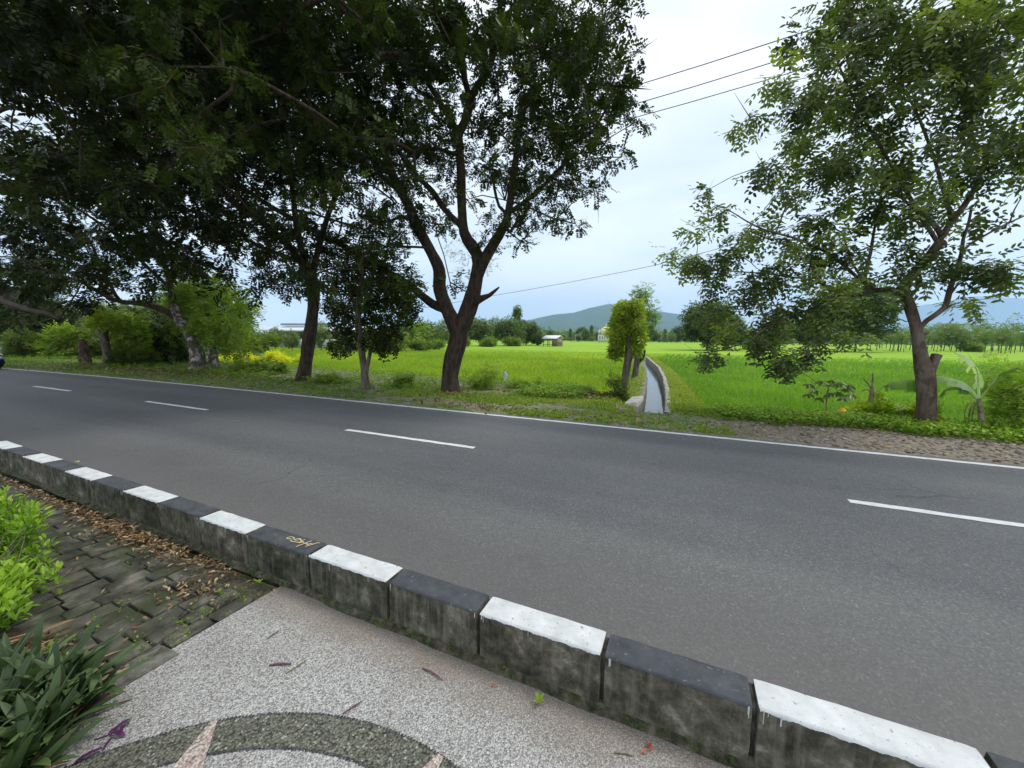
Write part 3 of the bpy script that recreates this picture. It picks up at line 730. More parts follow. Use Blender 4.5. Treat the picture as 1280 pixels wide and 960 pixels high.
def m_left(x, y): return (y > field_edge(x)) & ((x < canal_x(y) - CW - canal_w(y) - np.interp(y, [11, 14, 43], [1.0, 1.0, 1.5])) | (y > CY1 + 1))  & (x < -1.5 - .0 * y)
def m_right(x, y): return (y > field_edge(x)) & (x > canal_x(np.minimum(y, CY1)) + 1.05) & (np.abs(y - 46) > .5) & (x > np.where(y > CY1, -3.0, -99))
rice('rice_plants', m_left, M['rice'], 'bright yellow-green young rice filling the paddy left of the canal', 12.0, 64, 3)
rice('rice_plants', m_right, M['rice_right'], 'deeper green young rice filling the paddy right of the canal', 11.9, 64, 4)

# ------------------------------------------------------------------ verge cover (nobody could count it)
def tufts(name, label, mat, pts, h, wd, k, cat='grass', seed=5, lean=.5, tint=.45, fold=.35):
    r = np.random.default_rng(seed); n = len(pts); idx = np.repeat(np.arange(n), k)
    h = np.broadcast_to(h, (n,))[idx]
    B = pts[idx] + np.c_[r.normal(0, .018, (len(idx), 2)), np.zeros(len(idx))]
    D = unit(np.c_[r.normal(0, lean, (len(idx), 2)), np.ones(len(idx))])
    Nn = unit(r.normal(size=(len(idx), 3)) * np.array([1, 1, .3]) + np.array([0, -.8, 0]))
    mb = MB(); leaves(mb, B, D, Nn, h * r.uniform(.5, 1.2, len(idx)), wd * r.uniform(.7, 1.3, len(idx)), np.clip(tint + r.uniform(-.3, .3, len(idx)) + .2 * vnoise(B[:, 0], B[:, 1], 1.5, 31), 0, 1), fold=fold, shape='blade')
    o = mb.build(name, mat); tag(o, label, cat, kind='stuff'); return o
def cover(name, label, mat, pts, h, ll, lw, k, cat='ground cover', seed=6, tint=.5, sp=.06):
    """low leafy creepers: leaves spread through the height h above each point"""
    r = np.random.default_rng(seed); n = len(pts); idx = np.repeat(np.arange(n), k); m_ = len(idx)
    h = np.broadcast_to(h, (n,))[idx]; u = r.uniform(.1, 1, m_)
    B = pts[idx] + np.c_[r.normal(0, sp, (m_, 2)), u * h]
    D = unit(np.c_[r.normal(0, 1, (m_, 2)), r.normal(.1, .35, m_)]); Nn = unit(np.c_[r.normal(0, .45, (m_, 2)), np.ones(m_)])
    mb = MB(); leaves(mb, B, D, Nn, ll * r.uniform(.6, 1.3, m_), lw * r.uniform(.7, 1.2, m_), np.clip(tint + .25 * (u - .5) + r.uniform(-.25, .25, m_), 0, 1), fold=.15, shape='kite')
    o = mb.build(name, mat); tag(o, label, cat, kind='stuff'); return o
def pts_in(x0, x1, ya, yb, n, dens=None, seed=1):
    r = np.random.default_rng(seed); x = r.uniform(x0, x1, n); u = r.uniform(0, 1, n)
    lo = ya(x) if callable(ya) else ya; hi = yb(x) if callable(yb) else yb
    y = lo + (hi - lo) * u
    if dens is not None: k = r.uniform(0, 1, n) < dens(x, y); x, y = x[k], y[k]
    return np.c_[x, y, ground_h(x, y)]
# grass on the left verge, thinning to bare soil to the right
P = pts_in(-70, -9, lambda x: 8.55 + bend(x), lambda x: 11.6 + bend(x), 8500, lambda x, y: np.where(vnoise(x, y, 1.1, 41) > -.35, .95, .35), 51)
tufts('verge_grass', 'short green grass on the left verge below the dark trees', M['grass'], P, .10, .016, 6, tint=.35)
P = pts_in(-9, 1.0, 8.6, 12.4, 9000, lambda x, y: np.clip(.5 + 1.6 * vnoise(x, y, 1.5, 42), 0, 1) * np.where((x > -2.6) & (y < 10.3), .4, 1) * np.where((x > canal_x(y) - 1.5) & (x < canal_x(y) + .1) & (y > 10.9), 0, 1), 52)
tufts('verge_grass', 'patchy yellowing grass on the verge between main trunk and canal', M['grass'], P, .13, .016, 6, tint=.6, seed=7)
P = pts_in(-5, .3, 11, 44, 9000, lambda x, y: ((x > canal_x(y)) & (x < canal_x(y) + 1.1)) | ((x < canal_x(y) - canal_w(y) - CW * 2) & (x > canal_x(y) - canal_w(y) - 1.7)), 53)
P2 = pts_in(-.4, 1.6, 11, 24, 3000, lambda x, y: (x > canal_x(y) - .04) & (x < canal_x(y) + 1.15), 54)
tufts('bund_grass', 'yellow-green grass covering the canal banks', M['grass'], np.r_[P, P2], .16, .022, 6, tint=.75, seed=8)
P = pts_in(.9, 26, 9.4, 12.0, 3500, lambda x, y: np.where(y > 10.3, .9, .02), 55)
tufts('verge_grass', 'grass sprouting among the rubble of the right verge', M['grass'], P, .12, .014, 5, tint=.4, seed=9)
# leafy creeper band on the right
def cb0(x): return 10.15 + .12 * np.sin(x * 2.1) + .1 * np.sin(x * 5.3)
P = pts_in(.9, 24, cb0, lambda x: 11.55 + .15 * np.sin(x * 1.3), 4200, None, 56)
Pl = pts_in(.5, 22, 8.7, 10.3, 700, None, 71)
dry_leaves_later = Pl
cover('creeper_cover', 'dense low green creeper between the rubble and the right paddy', M['cover'], P, .22, .075, .055, 9, tint=.5)
P = pts_in(-70, -8.3, lambda x: 10.4 + bend(x), lambda x: np.maximum(14.0 + bend(x) * .8, field_edge(x) + .2), 8000, lambda x, y: np.clip(.75 + 1.3 * vnoise(x, y, .8, 43), .1, 1), 57)
cover('weed_cover', 'mixed leafy weeds under the trees of the left verge', M['cover'], P, .26, .09, .05, 8, seed=12, tint=.4)
P = pts_in(-8.5, -2.8, 11.3, lambda x: field_edge(x) - .2, 2000, lambda x, y: np.clip(.45 + 1.5 * vnoise(x, y, .9, 44), 0, 1), 58)
cover('weed_cover', 'leafy weeds along the paddy edge right of the main trunk', M['cover'], P, .24, .09, .05, 8, seed=13, tint=.45)
# rubble and gravel on the right verge
mt, nt, b = new_mat('rubble_stone'); setb(b, .9, .2)
a_ = nt.nodes.new('ShaderNodeAttribute'); a_.attribute_name = 'tint'
c = ramp(nt, a_.outputs['Fac'], [(0, (.15, .12, .09)), (.4, (.27, .23, .18)), (.75, (.38, .34, .29)), (.93, (.40, .36, .31)), (1.0, (.62, .60, .56))])
nt.links.new(mixc(nt, .35, c, ramp(nt, noise(nt, coords(nt, (1, 1, 1), 'Position'), 25, 5), [(.3, (.08, .065, .05)), (.7, (.35, .31, .26))])), b.inputs['Base Color']); M['rubble'] = mt
P = pts_in(-2.4, 22, 8.55, lambda x: np.where(x > 1.5, 10.3, 9.9), 7500, lambda x, y: np.where(x > 1.3, .9, .45) * np.exp(-np.clip(x - 8, 0, 50) / 10), 59)
mb = MB(); scatter_rocks(mb, P + np.array([0, 0, .006]), np.random.default_rng(2).lognormal(-3.75, .42, len(P)), flat=.55)
tag(mb.build('rubble', M['rubble']), 'crushed rubble and gravel spilt along the right verge', 'rubble', kind='stuff')
# fallen dry leaves: verge heap, kerb drift, paving scatter
def dry_leaves(name, label, P, ll, lw, seed=3, up=.35):
    r = np.random.default_rng(seed); n = len(P)
    D = unit(np.c_[r.normal(0, 1, (n, 2)), r.normal(0, up, n)]); Nn = unit(np.c_[r.normal(0, .5, (n, 2)), np.ones(n)])
    mb = MB(); leaves(mb, P, D, Nn, ll * r.uniform(.5, 1.3, n), lw * r.uniform(.5, 1.2, n), r.uniform(0, 1, n), fold=.25, shape='oval')
    return tag(mb.build(name, M['dry']), label, 'leaf litter', kind='stuff')
def heap(cx, cy, sx, sy, n, hgt, seed, base=None):
    r = np.random.default_rng(seed); x = r.normal(cx, sx, n); y = r.normal(cy, sy, n); f = np.exp(-((x - cx) / sx) ** 2 / 2 - ((y - cy) / sy) ** 2 / 2)
    z = (ground_h(x, y) if base is None else base) + .01 + f * hgt * r.uniform(0, 1, n); return np.c_[x, y, z]
a = at(700, 496, z=0); b2 = at(770, 497, z=0)
P = np.r_[heap(a.x, a.y + .2, .9, .35, 900, .16, 1), heap(b2.x - .5, b2.y + .1, .7, .3, 500, .14, 2), heap(a.x - 3.2, a.y - 1.2, .8, .35, 260, .06, 3), heap(-4, 9.1, 2.4, .3, 350, .02, 5)]
dry_leaves('leaf_litter', 'heap of brown dry leaves on the verge at the left paddy edge', P, .13, .05)
dry_leaves('leaf_litter', 'brown dead leaves lying over the rubble of the right verge', dry_leaves_later + np.array([0, 0, .03]), .09, .035, 14)
P = heap(-24, 10.6, 5, .9, 900, .06, 6); P[:, 1] += bend(P[:, 0]); P[:, 2] += .04
dry_leaves('leaf_litter', 'brown fallen leaves under the dark trees of the left verge', P, .16, .06, 4)
r_ = np.random.default_rng(5)
xk = r_.normal(-4.3, .60, 900); P = np.c_[xk, 1.60 + .002 * np.clip(-xk - 1, 0, 9) ** 1.6 - np.abs(r_.normal(0, .085, 900)) - .02, np.full(900, PZ + .02) + r_.uniform(0, .022, 900)]
x2 = r_.uniform(-8, -2.9, 500); P = np.r_[P, np.c_[x2, 1.6 - np.abs(r_.normal(0, .07, 500)), np.full(500, PZ + .022)]]
dry_leaves('leaf_litter', 'drift of small brown leaves against the kerb on the stone paving', P, .042, .017, 5)
x2 = np.r_[r_.uniform(-7, -2.5, 240), r_.normal(-2.95, .12, 120)]; y2 = np.r_[r_.uniform(.4, 1.6, 240), r_.normal(1.35, .09, 120)]
dry_leaves('leaf_litter', 'scattered small dead leaves on the dark stone paving', np.c_[x2, y2, np.full(len(x2), PZ + .024)], .036, .016, 6)
x2 = r_.uniform(-3.3, -2.25, 500); y2 = r_.uniform(.3, .74, 500) - np.clip(x2 + 2.5, 0, 1) * .8
dry_leaves('leaf_litter', 'dead brown strap leaves on the soil under the purple-green plants', np.c_[x2, y2, np.full(500, PZ + .03) + r_.uniform(0, .03, 500)], .16, .022, 7, .15)
# tiny weeds in the joints of the paving
x2 = np.r_[r_.normal(-2.62, .08, 30), r_.normal(-3.1, .05, 14), r_.uniform(-5, -2.5, 12)]; y2 = np.r_[r_.uniform(.85, 1.5, 30), r_.normal(.9, .2, 14), r_.uniform(.6, 1.55, 12)]
cover('joint_weed', 'tiny green weeds and moss in the joints of the stone paving', M['cover'], np.c_[x2, y2, np.full(56, PZ + .01)], .022, .018, .010, 6, 'weeds', 15, .35, sp=.016)
x2 = r_.uniform(-9, 2.5, 260); cover('joint_weed', 'moss and tiny weeds along the foot of the kerb', M['cover'], np.c_[x2, np.array([kerb_y(v) for v in x2]) - r_.uniform(0, .04, 260), np.full(260, PZ + .015)], .018, .013, .009, 6, 'weeds', 16, .0, sp=.010)
# ------------------------------------------------------------------ trees
def limb_pts(spec, yd):
    """[(px, py, y offset)] -> world points"""
    out = []
    for s in spec:
        dy = s[2] if len(s) > 2 else 0
        out.append(np.array(at(s[0], s[1], y=yd + dy)))
    return out
def grow(root, limbs, clumps, bark, tip=.007, twig_droop=.0, rmax=.06, sides=5, kids=2):
    """join every foliage clump to the nearest wood and give the wood its thickness"""
    nodes, par, lim = [], [], []
    for L in limbs:
        for p in L: nodes.append(p); par.append(-1)
    nb = len(nodes); nodes = list(nodes)
    C = np.array(clumps)
    N0 = np.array(nodes); d0 = np.array([np.min(np.linalg.norm(N0 - c, axis=1)) for c in C])
    cost = [0.0] * nb
    for q in np.argsort(d0):
        c = C[q]; Nn = np.array(nodes); d = np.linalg.norm(Nn - c, axis=1) + .35 * np.array(cost)
        k = int(np.argmin(d)); L = np.linalg.norm(Nn[k] - c); prev = k
        ns = max(1, int(L / .45)); a = Nn[k]; bow = RNG.normal(0, .10, 3) * L; bow[2] += .06 * L
        for s in range(1, ns + 1):
            t = s / ns; p = a * (1 - t) + c * t + bow * math.sin(math.pi * t)
            nodes.append(p); par.append(prev); cost.append(cost[prev] + L / ns); prev = len(nodes) - 1
        for _ in range(kids):   # bare twigs inside the clump
            e_ = c + RNG.normal(0, .28, 3); nodes.append(e_); par.append(prev); cost.append(cost[prev] + .3)
    n = len(nodes); w_ = np.ones(n)
    for k in range(n - 1, nb - 1, -1):
        if par[k] >= nb: w_[par[k]] += w_[k]
    N = np.array(nodes); mb = MB(); rad = np.minimum(tip * np.sqrt(w_) , rmax)
    ch = {}
    for k in range(nb, n): ch.setdefault(par[k], []).append(k)
    for k in range(nb, n):
        p = par[k]
        if p < nb or ch[p][0] != k:       # start of a chain
            chain = [p, k]
            while chain[-1] in ch: chain.append(ch[chain[-1]][0])
            P = N[chain]; R = np.r_[rad[chain[1]], rad[chain[1:]]]; R[-1] *= .5
            tube(mb, P, R, 4 if R.max() < .02 else sides, cap=False)
    o = mb.build('branches', M[bark], root, smooth=True); o['kind'] = 'stuff'; return o
def tree(name, label, cat, base, trunk, limbs, bark, clumps=None, foliage=None, group=None, tip=.007, flare=1.35, rmax=.06, sides=12, kids=2, step=.22, limb_bark=None):
    limb_bark = limb_bark or bark
    root = empty(name, base, label, cat, group)
    P, R = smooth_path(trunk[0], trunk[1], step); R = R.copy()
    hgt = np.linalg.norm(P - P[0], axis=1); R *= 1 + (flare - 1) * np.exp(-hgt / .25)
    P[0][2] -= .12
    mb = MB(); tube(mb, P, R, sides, wob=.14); tr = mb.build('trunk', M[bark], root, smooth=True)
    allp = [P]
    for lp, lr in limbs:
        Pl, Rl = smooth_path(lp, lr, step); mb = MB(); tube(mb, Pl, Rl, max(6, sides - 3), wob=.12); mb.build('limb', M[limb_bark], tr, smooth=True, origin=tuple(parent_world(tr)))
        allp.append(Pl)
    if clumps is not None and len(clumps):
        grow(root, [a[len(a) // 3:] if q == 0 else a for q, a in enumerate(allp)], clumps, limb_bark, tip, rmax=rmax, kids=kids)
    if foliage: foliage(root)
    return root
def crown_obj(root, mat, fn, name='crown'):
    mb = MB(); fn(mb); o = mb.build(name, M[mat], root); return o

def cells(rows, x0, y0, cs, per, seed):
    """foliage density chart -> pixel positions of clumps"""
    r = np.random.default_rng(seed); out = []
    for j, row in enumerate(rows):
        for i_, ch in enumerate(row):
            d = int(ch) / 9
            nn = per * d ** 1.3; k = int(nn) + (r.random() < nn % 1)
            for _ in range(k): out.append((x0 + (i_ + r.random()) * cs, y0 + (j + r.random()) * cs))
    return out
# --- roadside canopy: where foliage fills the view, spread in depth over verge and road
rows = ['99999989999999858887',
        '99999879989999858885',
        '99999879989999858895',
        '77899989889988558896',
        '22468999879988448895',
        '67899998889988458971',
        '88888788788964479840',
        '64688888688875246730',
        '88755688788763132000',
        '56554477678810120000',
        '22355554456600000000']
rows = ['99999999999999989982',
        '99999999999999889993',
        '77899989889988558897',
        '22468999879988448897',
        '67899998889988458973',
        '88888788788964479830',
        '64688888688875246700',
        '88888888888763132000',
        '87765545788810100000',
        '22211111356600000000']
TB = {'T1': Vector((-7.25, 11.2, 0)), 'T2': Vector((-14.6, 11.1, 0)), 'T4': Vector((-24.1, 12.1, 0)), 'T0': Vector((-60, 11.5, 0))}
clp = {k: [] for k in TB}; clr = {k: [] for k in TB}
r_ = np.random.default_rng(77)
HOLES = [(r_.uniform(0, 560), r_.uniform(60, 330), r_.uniform(12, 18)) for _ in range(22)]
for layer in range(2):
    for (px, py) in cells(rows, 0, 0, 40, 3.3, 100 + layer):
        if any((px - a) ** 2 + (py - b_) ** 2 < q * q for a, b_, q in HOLES): continue
        if px > 480: y = r_.uniform(8.3, 13.8)
        elif px > 300: y = r_.uniform(6.5, 13.5)
        else: y = r_.uniform(3.6, 12.5) if py < 240 else r_.uniform(7.5, 13.5)
        p = at(px, py, y=y)
        if p.z > 13.5 or p.x < -48 :
            y = y * min(13.5 / max(p.z, 1), 48 / max(-p.x, 1)) * r_.uniform(.75, 1.0); p = at(px, py, y=y)
        if p.z < 2.9: continue
        dist = (p - Vector((0, 0, CAMZ))).length
        if dist < 4.2: p = at(px, py, y=y * 5.0 / dist); dist = 5.0
        if px > 470 or (px > 400 and py < 200): k = 'T1'
        else: k = min(TB, key=lambda t: abs(p.x - TB[t].x) + (3 if t == 'T2' else 0) + (3.5 if t == 'T1' else 0))
        if px < 110 and 60 < py < 330: k = 'T0'
        clp[k].append(np.array(p)); clr[k].append(float(np.clip(dist * .0265, .24, .8)))
# some crown above and behind what the view shows, so that the verge and road stay shaded
for k, c0, sp, n_ in (('T1', (-8.5, 10.5, 11.5), (3.0, 2.6, 1.4), 60), ('T2', (-15, 9.0, 10.5), (3.6, 3.2, 1.4), 90), ('T4', (-25, 9, 10), (5, 3.6, 1.3), 80), ('T1', (-9.5, 5.2, 9.8), (2.2, 1.6, .7), 32)):
    for _ in range(n_):
        p = np.array(c0) + np.clip(r_.normal(size=3), -1.5, 1.5) * np.array(sp)
        v = Vector(p) - Vector((0, 0, CAMZ)); f_ = v.dot(FWD)
        if f_ > 0:
            qx, qy = 640 + 481 * v.dot(RIGHT) / f_, 480 - 481 * v.dot(UP) / f_
            if 505 < qx < 700 and qy > -40: continue
            if qx > 690 and qy > -60: continue
            if qx < 130 and 90 < qy < 180: continue
            if qy > 230: continue
        clp[k].append(p); clr[k].append(.75)
def canopy(root, k, mat, per, ll, lw, tint=.35, hi=None, pairs=5, slen=.24):
    C = np.array(clp[k]); Rr = np.array(clr[k])
    dist = np.linalg.norm(C - np.array([0, 0, CAMZ]), axis=1)
    def fn(mb):
        s = np.clip(dist / 11, .75, 2.6)
        for lo, hi_ in ((0, 9), (9, 14), (14, 22), (22, 99)):
            mk = (dist >= lo) & (dist < hi_)
            if not mk.any(): continue
            sc = float(np.mean(s[mk]))
            sprigs(mb, C[mk], Rr[mk], per * (Rr[mk] / .5) ** 2 / sc ** 2 * 1.0, pairs, ll * sc, lw * sc, slen * sc ** .7, .35, tint, .18, .15)
    crown_obj(root, mat, fn)

# main forked tree -------------------------------------------------
Y1 = 11.2
t1_trunk = (limb_pts([(564, 492), (563, 470), (567, 445), (572, 425), (574, 405)], Y1), [.30, .28, .285, .30, .33])
def L(spec, radii, yd=Y1): return (limb_pts(spec, yd), radii)
t1_limbs = [
 L([(572, 412), (560, 388), (550, 362), (549, 338), (536, 310), (520, 280), (512, 259), (500, 238), (490, 217), (472, 165), (456, 116), (432, 80), (410, 48), (380, 10)], [.24, .20, .18, .165, .155, .145, .14, .13, .125, .11, .10, .085, .07, .05]),
 L([(576, 410), (588, 380), (594, 355), (598, 330), (596, 318), (588, 305), (580, 290), (577, 250), (576, 215), (574, 185), (572, 165)], [.24, .22, .19, .17, .16, .15, .135, .12, .115, .12, .12]),
 L([(598, 345), (606, 325), (618, 303), (630, 283), (636, 262), (640, 235), (644, 205), (650, 165, .2), (660, 120, .4)], [.15, .14, .125, .115, .10, .09, .08, .06, .04]),
 L([(572, 165), (562, 148), (550, 128), (535, 103), (519, 78), (505, 40)], [.08, .075, .07, .06, .05, .035]),
 L([(572, 168), (583, 148), (592, 115), (608, 92), (618, 62), (624, 25), (628, -30)], [.11, .10, .09, .085, .08, .06, .05]),
 L([(574, 172), (586, 125), (581, 100), (577, 60), (572, 28), (562, -10)], [.08, .085, .075, .07, .06, .04]),
 L([(582, 292), (574, 280), (556, 262), (541, 240), (520, 218), (490, 180), (462, 150), (448, 120)], [.09, .085, .08, .075, .06, .05, .045, .03]),
 L([(562, 388), (541, 380), (518, 362), (498, 348), (470, 333), (430, 308), (385, 284, -.4), (335, 256, -.8), (285, 222, -1.3), (215, 185, -2)], [.13, .12, .11, .10, .095, .09, .08, .07, .06, .04]),
 L([(500, 238), (478, 222), (460, 190), (449, 160), (436, 130)], [.07, .06, .055, .045, .03]),
 L([(636, 266), (650, 256, .2), (664, 246, .3), (690, 222, .4), (712, 200, .5)], [.06, .055, .05, .04, .03]),
 L([(630, 285), (638, 290), (646, 277)], [.05, .045, .03]),
 L([(634, 268), (624, 258), (618, 235), (616, 215)], [.045, .04, .035, .025]),
 L([(590, 382), (602, 374), (612, 369), (624, 359)], [.09, .075, .055, .02]),
]
t1_limbs = [(p_, [q * 1.22 for q in r__]) for p_, r__ in t1_limbs]
T1 = tree('roadside_tree', 'large forked dark-trunked tree standing at the verge in the middle, its crown over the road', 'tree', TB['T1'], t1_trunk, t1_limbs, 'bark_dark', clp['T1'],
          lambda root: canopy(root, 'T1', 'leaf_mid', 74, .090, .046, .40), step=.2)
# small leafy shoots at the fork of the main tree
fc = [np.array(at(px, py, y=Y1 + dy)) for px, py, dy in [(575, 320, -.3), (582, 335, -.2), (568, 310, 0), (612, 330, .2), (604, 318, -.1), (576, 345, .2), (588, 300, .3), (620, 270, .1), (660, 250, .2)]]
crown_obj(T1, 'leaf_mid', lambda mb: sprigs(mb, fc, .32, 22, 5, .045, .02, .2, .3, .5, .15, .2), 'side_shoots')

# leaning dark tree ------------------------------------------------
Y2 = 11.1
t2_trunk = (limb_pts([(378, 478), (383, 450), (388, 415), (391, 385), (392, 362), (388, 335)], Y2), [.27, .25, .235, .22, .21, .20])
t2_limbs = [(limb_pts([(390, 365), (382, 330, .3), (372, 290, .4), (366, 240, .3), (360, 190), (352, 140, -.6)], Y2), [.17, .15, .13, .10, .08, .06]),
            (limb_pts([(389, 350), (398, 310, -.3), (410, 270, -.6), (424, 230, -.8), (430, 180, -1.2)], Y2), [.13, .11, .09, .07, .05]),
            (limb_pts([(386, 345), (365, 312, -.5), (330, 280, -1.4), (290, 250, -2.4), (245, 205, -3.6), (190, 150, -4.8)], Y2), [.14, .13, .12, .10, .08, .05]),
            (limb_pts([(384, 330), (350, 318, .4), (310, 300, .8), (270, 270, 1)], Y2), [.10, .08, .07, .05])]
T2 = tree('roadside_tree', 'leaning dark-trunked tree second left of the forked tree, in a deep shady crown', 'tree', TB['T2'], t2_trunk, t2_limbs, 'bark_dark', clp['T2'],
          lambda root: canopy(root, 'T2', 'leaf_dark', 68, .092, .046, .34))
# pale-barked tree leaning left ------------------------------------
Y4 = 12.1
t4_trunk = (limb_pts([(249, 463), (247, 448), (243, 432), (234, 412), (223, 399), (217, 381)], Y4), [.42, .33, .28, .25, .23, .20])
t4_limbs = [(limb_pts([(217, 384), (214, 362), (209, 340), (203, 325), (200, 300), (190, 275)], Y4), [.17, .16, .14, .12, .10, .07]),
            (limb_pts([(223, 400), (207, 389, -.3), (190, 383, -.5), (170, 379, -.8), (152, 377, -1), (132, 370, -1.4), (101, 352, -2), (72, 343, -2.6), (30, 325, -3.4)], Y4), [.17, .15, .14, .13, .12, .10, .085, .07, .05]),
            (limb_pts([(150, 376, -1), (144, 368, -1.2), (138, 356, -1.3), (128, 336, -1.6), (112, 300, -2)], Y4), [.09, .085, .08, .07, .05]),
            (limb_pts([(206, 330), (215, 315), (226, 300), (238, 270)], Y4), [.08, .07, .06, .04]),
            (limb_pts([(213, 360), (196, 345, -.5), (172, 322, -1), (140, 290, -2), (80, 250, -3.5)], Y4), [.09, .085, .08, .06, .04])]
T4 = tree('roadside_tree', 'tree with pale peeling patches on a short trunk, its dark limbs arching left', 'tree', TB['T4'], t4_trunk, t4_limbs, 'bark_pale', clp['T4'],
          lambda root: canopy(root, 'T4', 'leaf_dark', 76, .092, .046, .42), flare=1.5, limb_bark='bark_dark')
# tree out to the left whose long bough hangs into the view ----------
t0_trunk = ([np.array(v) for v in [(-60, 11.5, -.2), (-59.8, 11.4, 2.2), (-57, 11.2, 5), (-52, 10.6, 7)]], [.5, .42, .36, .28])
t0_limbs = [(limb_pts([(-40, 350, 0), (0, 374, 0), (22, 383, -.2), (44, 389, -.3), (60, 392, -.4), (74, 399, -.5)], 9.3), [.20, .17, .15, .13, .10, .05]),
            (limb_pts([(8, 380, 0), (6, 366, .1), (0, 350, .2), (-14, 320, .3)], 9.3), [.13, .13, .12, .10]),
            (limb_pts([(-60, 190, 0), (0, 138, 0), (40, 140, 0), (85, 140, .2), (120, 150, .4)], 7.5), [.12, .09, .07, .05, .03]),
            (limb_pts([(-60, 80, 0), (0, 116, 0), (50, 135, 0), (95, 150, .2), (160, 165, .5), (240, 190, .8)], 7.0), [.10, .08, .07, .06, .05, .03])]
T0 = tree('roadside_tree', 'broad tree past the left edge, a pale bare bough and dark branches hanging into view', 'tree', TB['T0'], t0_trunk, t0_limbs, 'bark_dark', clp['T0'],
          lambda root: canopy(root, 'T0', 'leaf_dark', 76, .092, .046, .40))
# slim tree with hanging foliage between the leaning and the forked tree
Y3 = 10.3
t3c = [(430, 405), (424, 392), (436, 378), (447, 362), (462, 352), (478, 345), (492, 352), (505, 362), (498, 380), (486, 396), (476, 412), (470, 424), (492, 408), (508, 392), (515, 376), (452, 392), (440, 420), (458, 378), (472, 372), (484, 430), (418, 380), (430, 352), (500, 338), (456, 330), (480, 322), (440, 336), (466, 398), (425, 432), (488, 368), (512, 352), (470, 310), (446, 312)]
t3 = [np.array(at(px, py, y=Y3 + r_.uniform(-.5, .9))) for px, py in t3c]
tree('slim_tree', 'slim pale-stemmed tree wrapped in hanging dark leaves, just left of the forked tree', 'tree', Vector((-10.3, 10.3, 0)),
     (limb_pts([(457, 488), (456, 468), (453, 445), (450, 420), (447, 395), (450, 360), (456, 330)], Y3), [.14, .12, .12, .11, .10, .08, .05]),
     [(limb_pts([(457, 470), (461, 448), (465, 432), (470, 428)], Y3), [.09, .07, .06, .05]), (limb_pts([(448, 395), (440, 372), (432, 356), (422, 345), (404, 338)], Y3), [.06, .055, .05, .04, .03])],
     'bark_grey', t3, lambda root: crown_obj(root, 'leaf_dark', lambda mb: sprigs(mb, t3, .42, 62, 3, .12, .055, .22, .9, .55, .2, .1, shape='oval')), tip=.009)

# right-hand tree ---------------------------------------------------
Y5 = 11.27
t5_trunk = (limb_pts([(1157, 537), (1158, 510), (1159, 485), (1157, 468), (1151, 448), (1147, 422), (1141, 395), (1134, 375), (1126, 362)], Y5), [.185, .165, .16, .155, .12, .105, .098, .09, .085])
def L5(spec, radii): return (limb_pts(spec, Y5), radii)
t5_limbs = [
 L5([(1127, 368), (1110, 362), (1091, 363), (1076, 368), (1054, 370, -.1), (1034, 378, -.2), (1015, 386, -.3), (992, 394, -.4), (960, 408, -.5), (935, 428, -.6)], [.06, .058, .055, .05, .042, .036, .03, .026, .02, .012]),
 L5([(1126, 362), (1136, 348), (1146, 337), (1160, 322), (1170, 308), (1176, 298), (1190, 276), (1206, 256), (1222, 228), (1235, 190), (1245, 150)], [.09, .085, .08, .08, .078, .06, .055, .05, .04, .03, .025]),
 L5([(1166, 316), (1175, 306), (1181, 303)], [.075, .075, .07]),
 L5([(1152, 425), (1150, 410), (1158, 401), (1170, 393), (1181, 384), (1187, 363), (1192, 348), (1197, 335), (1202, 317), (1204, 299), (1210, 282), (1214, 262)], [.055, .055, .052, .05, .05, .046, .042, .04, .036, .03, .025, .02]),
 L5([(1203, 314), (1214, 304), (1228, 296), (1244, 287), (1260, 279), (1282, 269), (1310, 250)], [.025, .022, .02, .018, .016, .014, .01]),
 L5([(1262, 278), (1268, 262), (1276, 248)], [.014, .011, .007]),
 L5([(1188, 368), (1196, 357), (1206, 351), (1222, 347), (1240, 346), (1262, 346), (1285, 347)], [.022, .02, .019, .017, .015, .012, .01]),
 L5([(1130, 374), (1139, 370), (1147, 360), (1151, 350), (1150, 343)], [.035, .033, .03, .026, .02]),
 L5([(1085, 364), (1081, 350), (1083, 335), (1088, 317), (1091, 298), (1094, 280), (1100, 250), (1108, 210)], [.036, .036, .034, .032, .028, .024, .02, .012]),
 L5([(1078, 348), (1066, 330), (1060, 312), (1052, 290)], [.028, .022, .018, .012]),
 L5([(1183, 384), (1190, 381), (1198, 379)], [.02, .014, .006]),
 L5([(1142, 400), (1132, 402), (1125, 399)], [.014, .01, .006]),
 L5([(1152, 418), (1160, 416), (1162, 415)], [.05, .03, .008]),
 L5([(1177, 296), (1172, 286), (1160, 272), (1146, 264), (1130, 250), (1110, 232)], [.05, .045, .04, .032, .025, .015]),
 L5([(1092, 362), (1070, 345, -.2), (1040, 320, -.4), (1000, 300, -.6), (950, 285, -.8), (910, 262, -.9)], [.04, .035, .03, .024, .018, .01]),
 L5([(1054, 370), (1020, 352, .2), (980, 345, .3), (930, 340, .3), (880, 338, .3)], [.03, .024, .018, .014, .008]),
 L5([(1190, 276), (1180, 240), (1165, 190, .3), (1140, 130, .5), (1100, 70, .6)], [.04, .034, .028, .022, .014]),
 L5([(1175, 308), (1150, 268, -.3), (1110, 200, -.6), (1070, 130, -.9), (1040, 60, -1)], [.045, .036, .03, .022, .012]),
]
rows5 = ['00017888999', '00037788899', '00067775588', '00278873488', '00488873378', '05588767774', '05357876630', '55568753310', '88788644210', '16788610000', '05667400000', '02052000000']
cl5 = [(px, py) for px, py in cells(rows5, 840, 0, 40, 3.1, 9)] + [(880, 446), (893, 440), (985, 450), (972, 448), (1235, 330), (1250, 335), (1262, 342), (1215, 335), (1204, 375)]
t5 = []
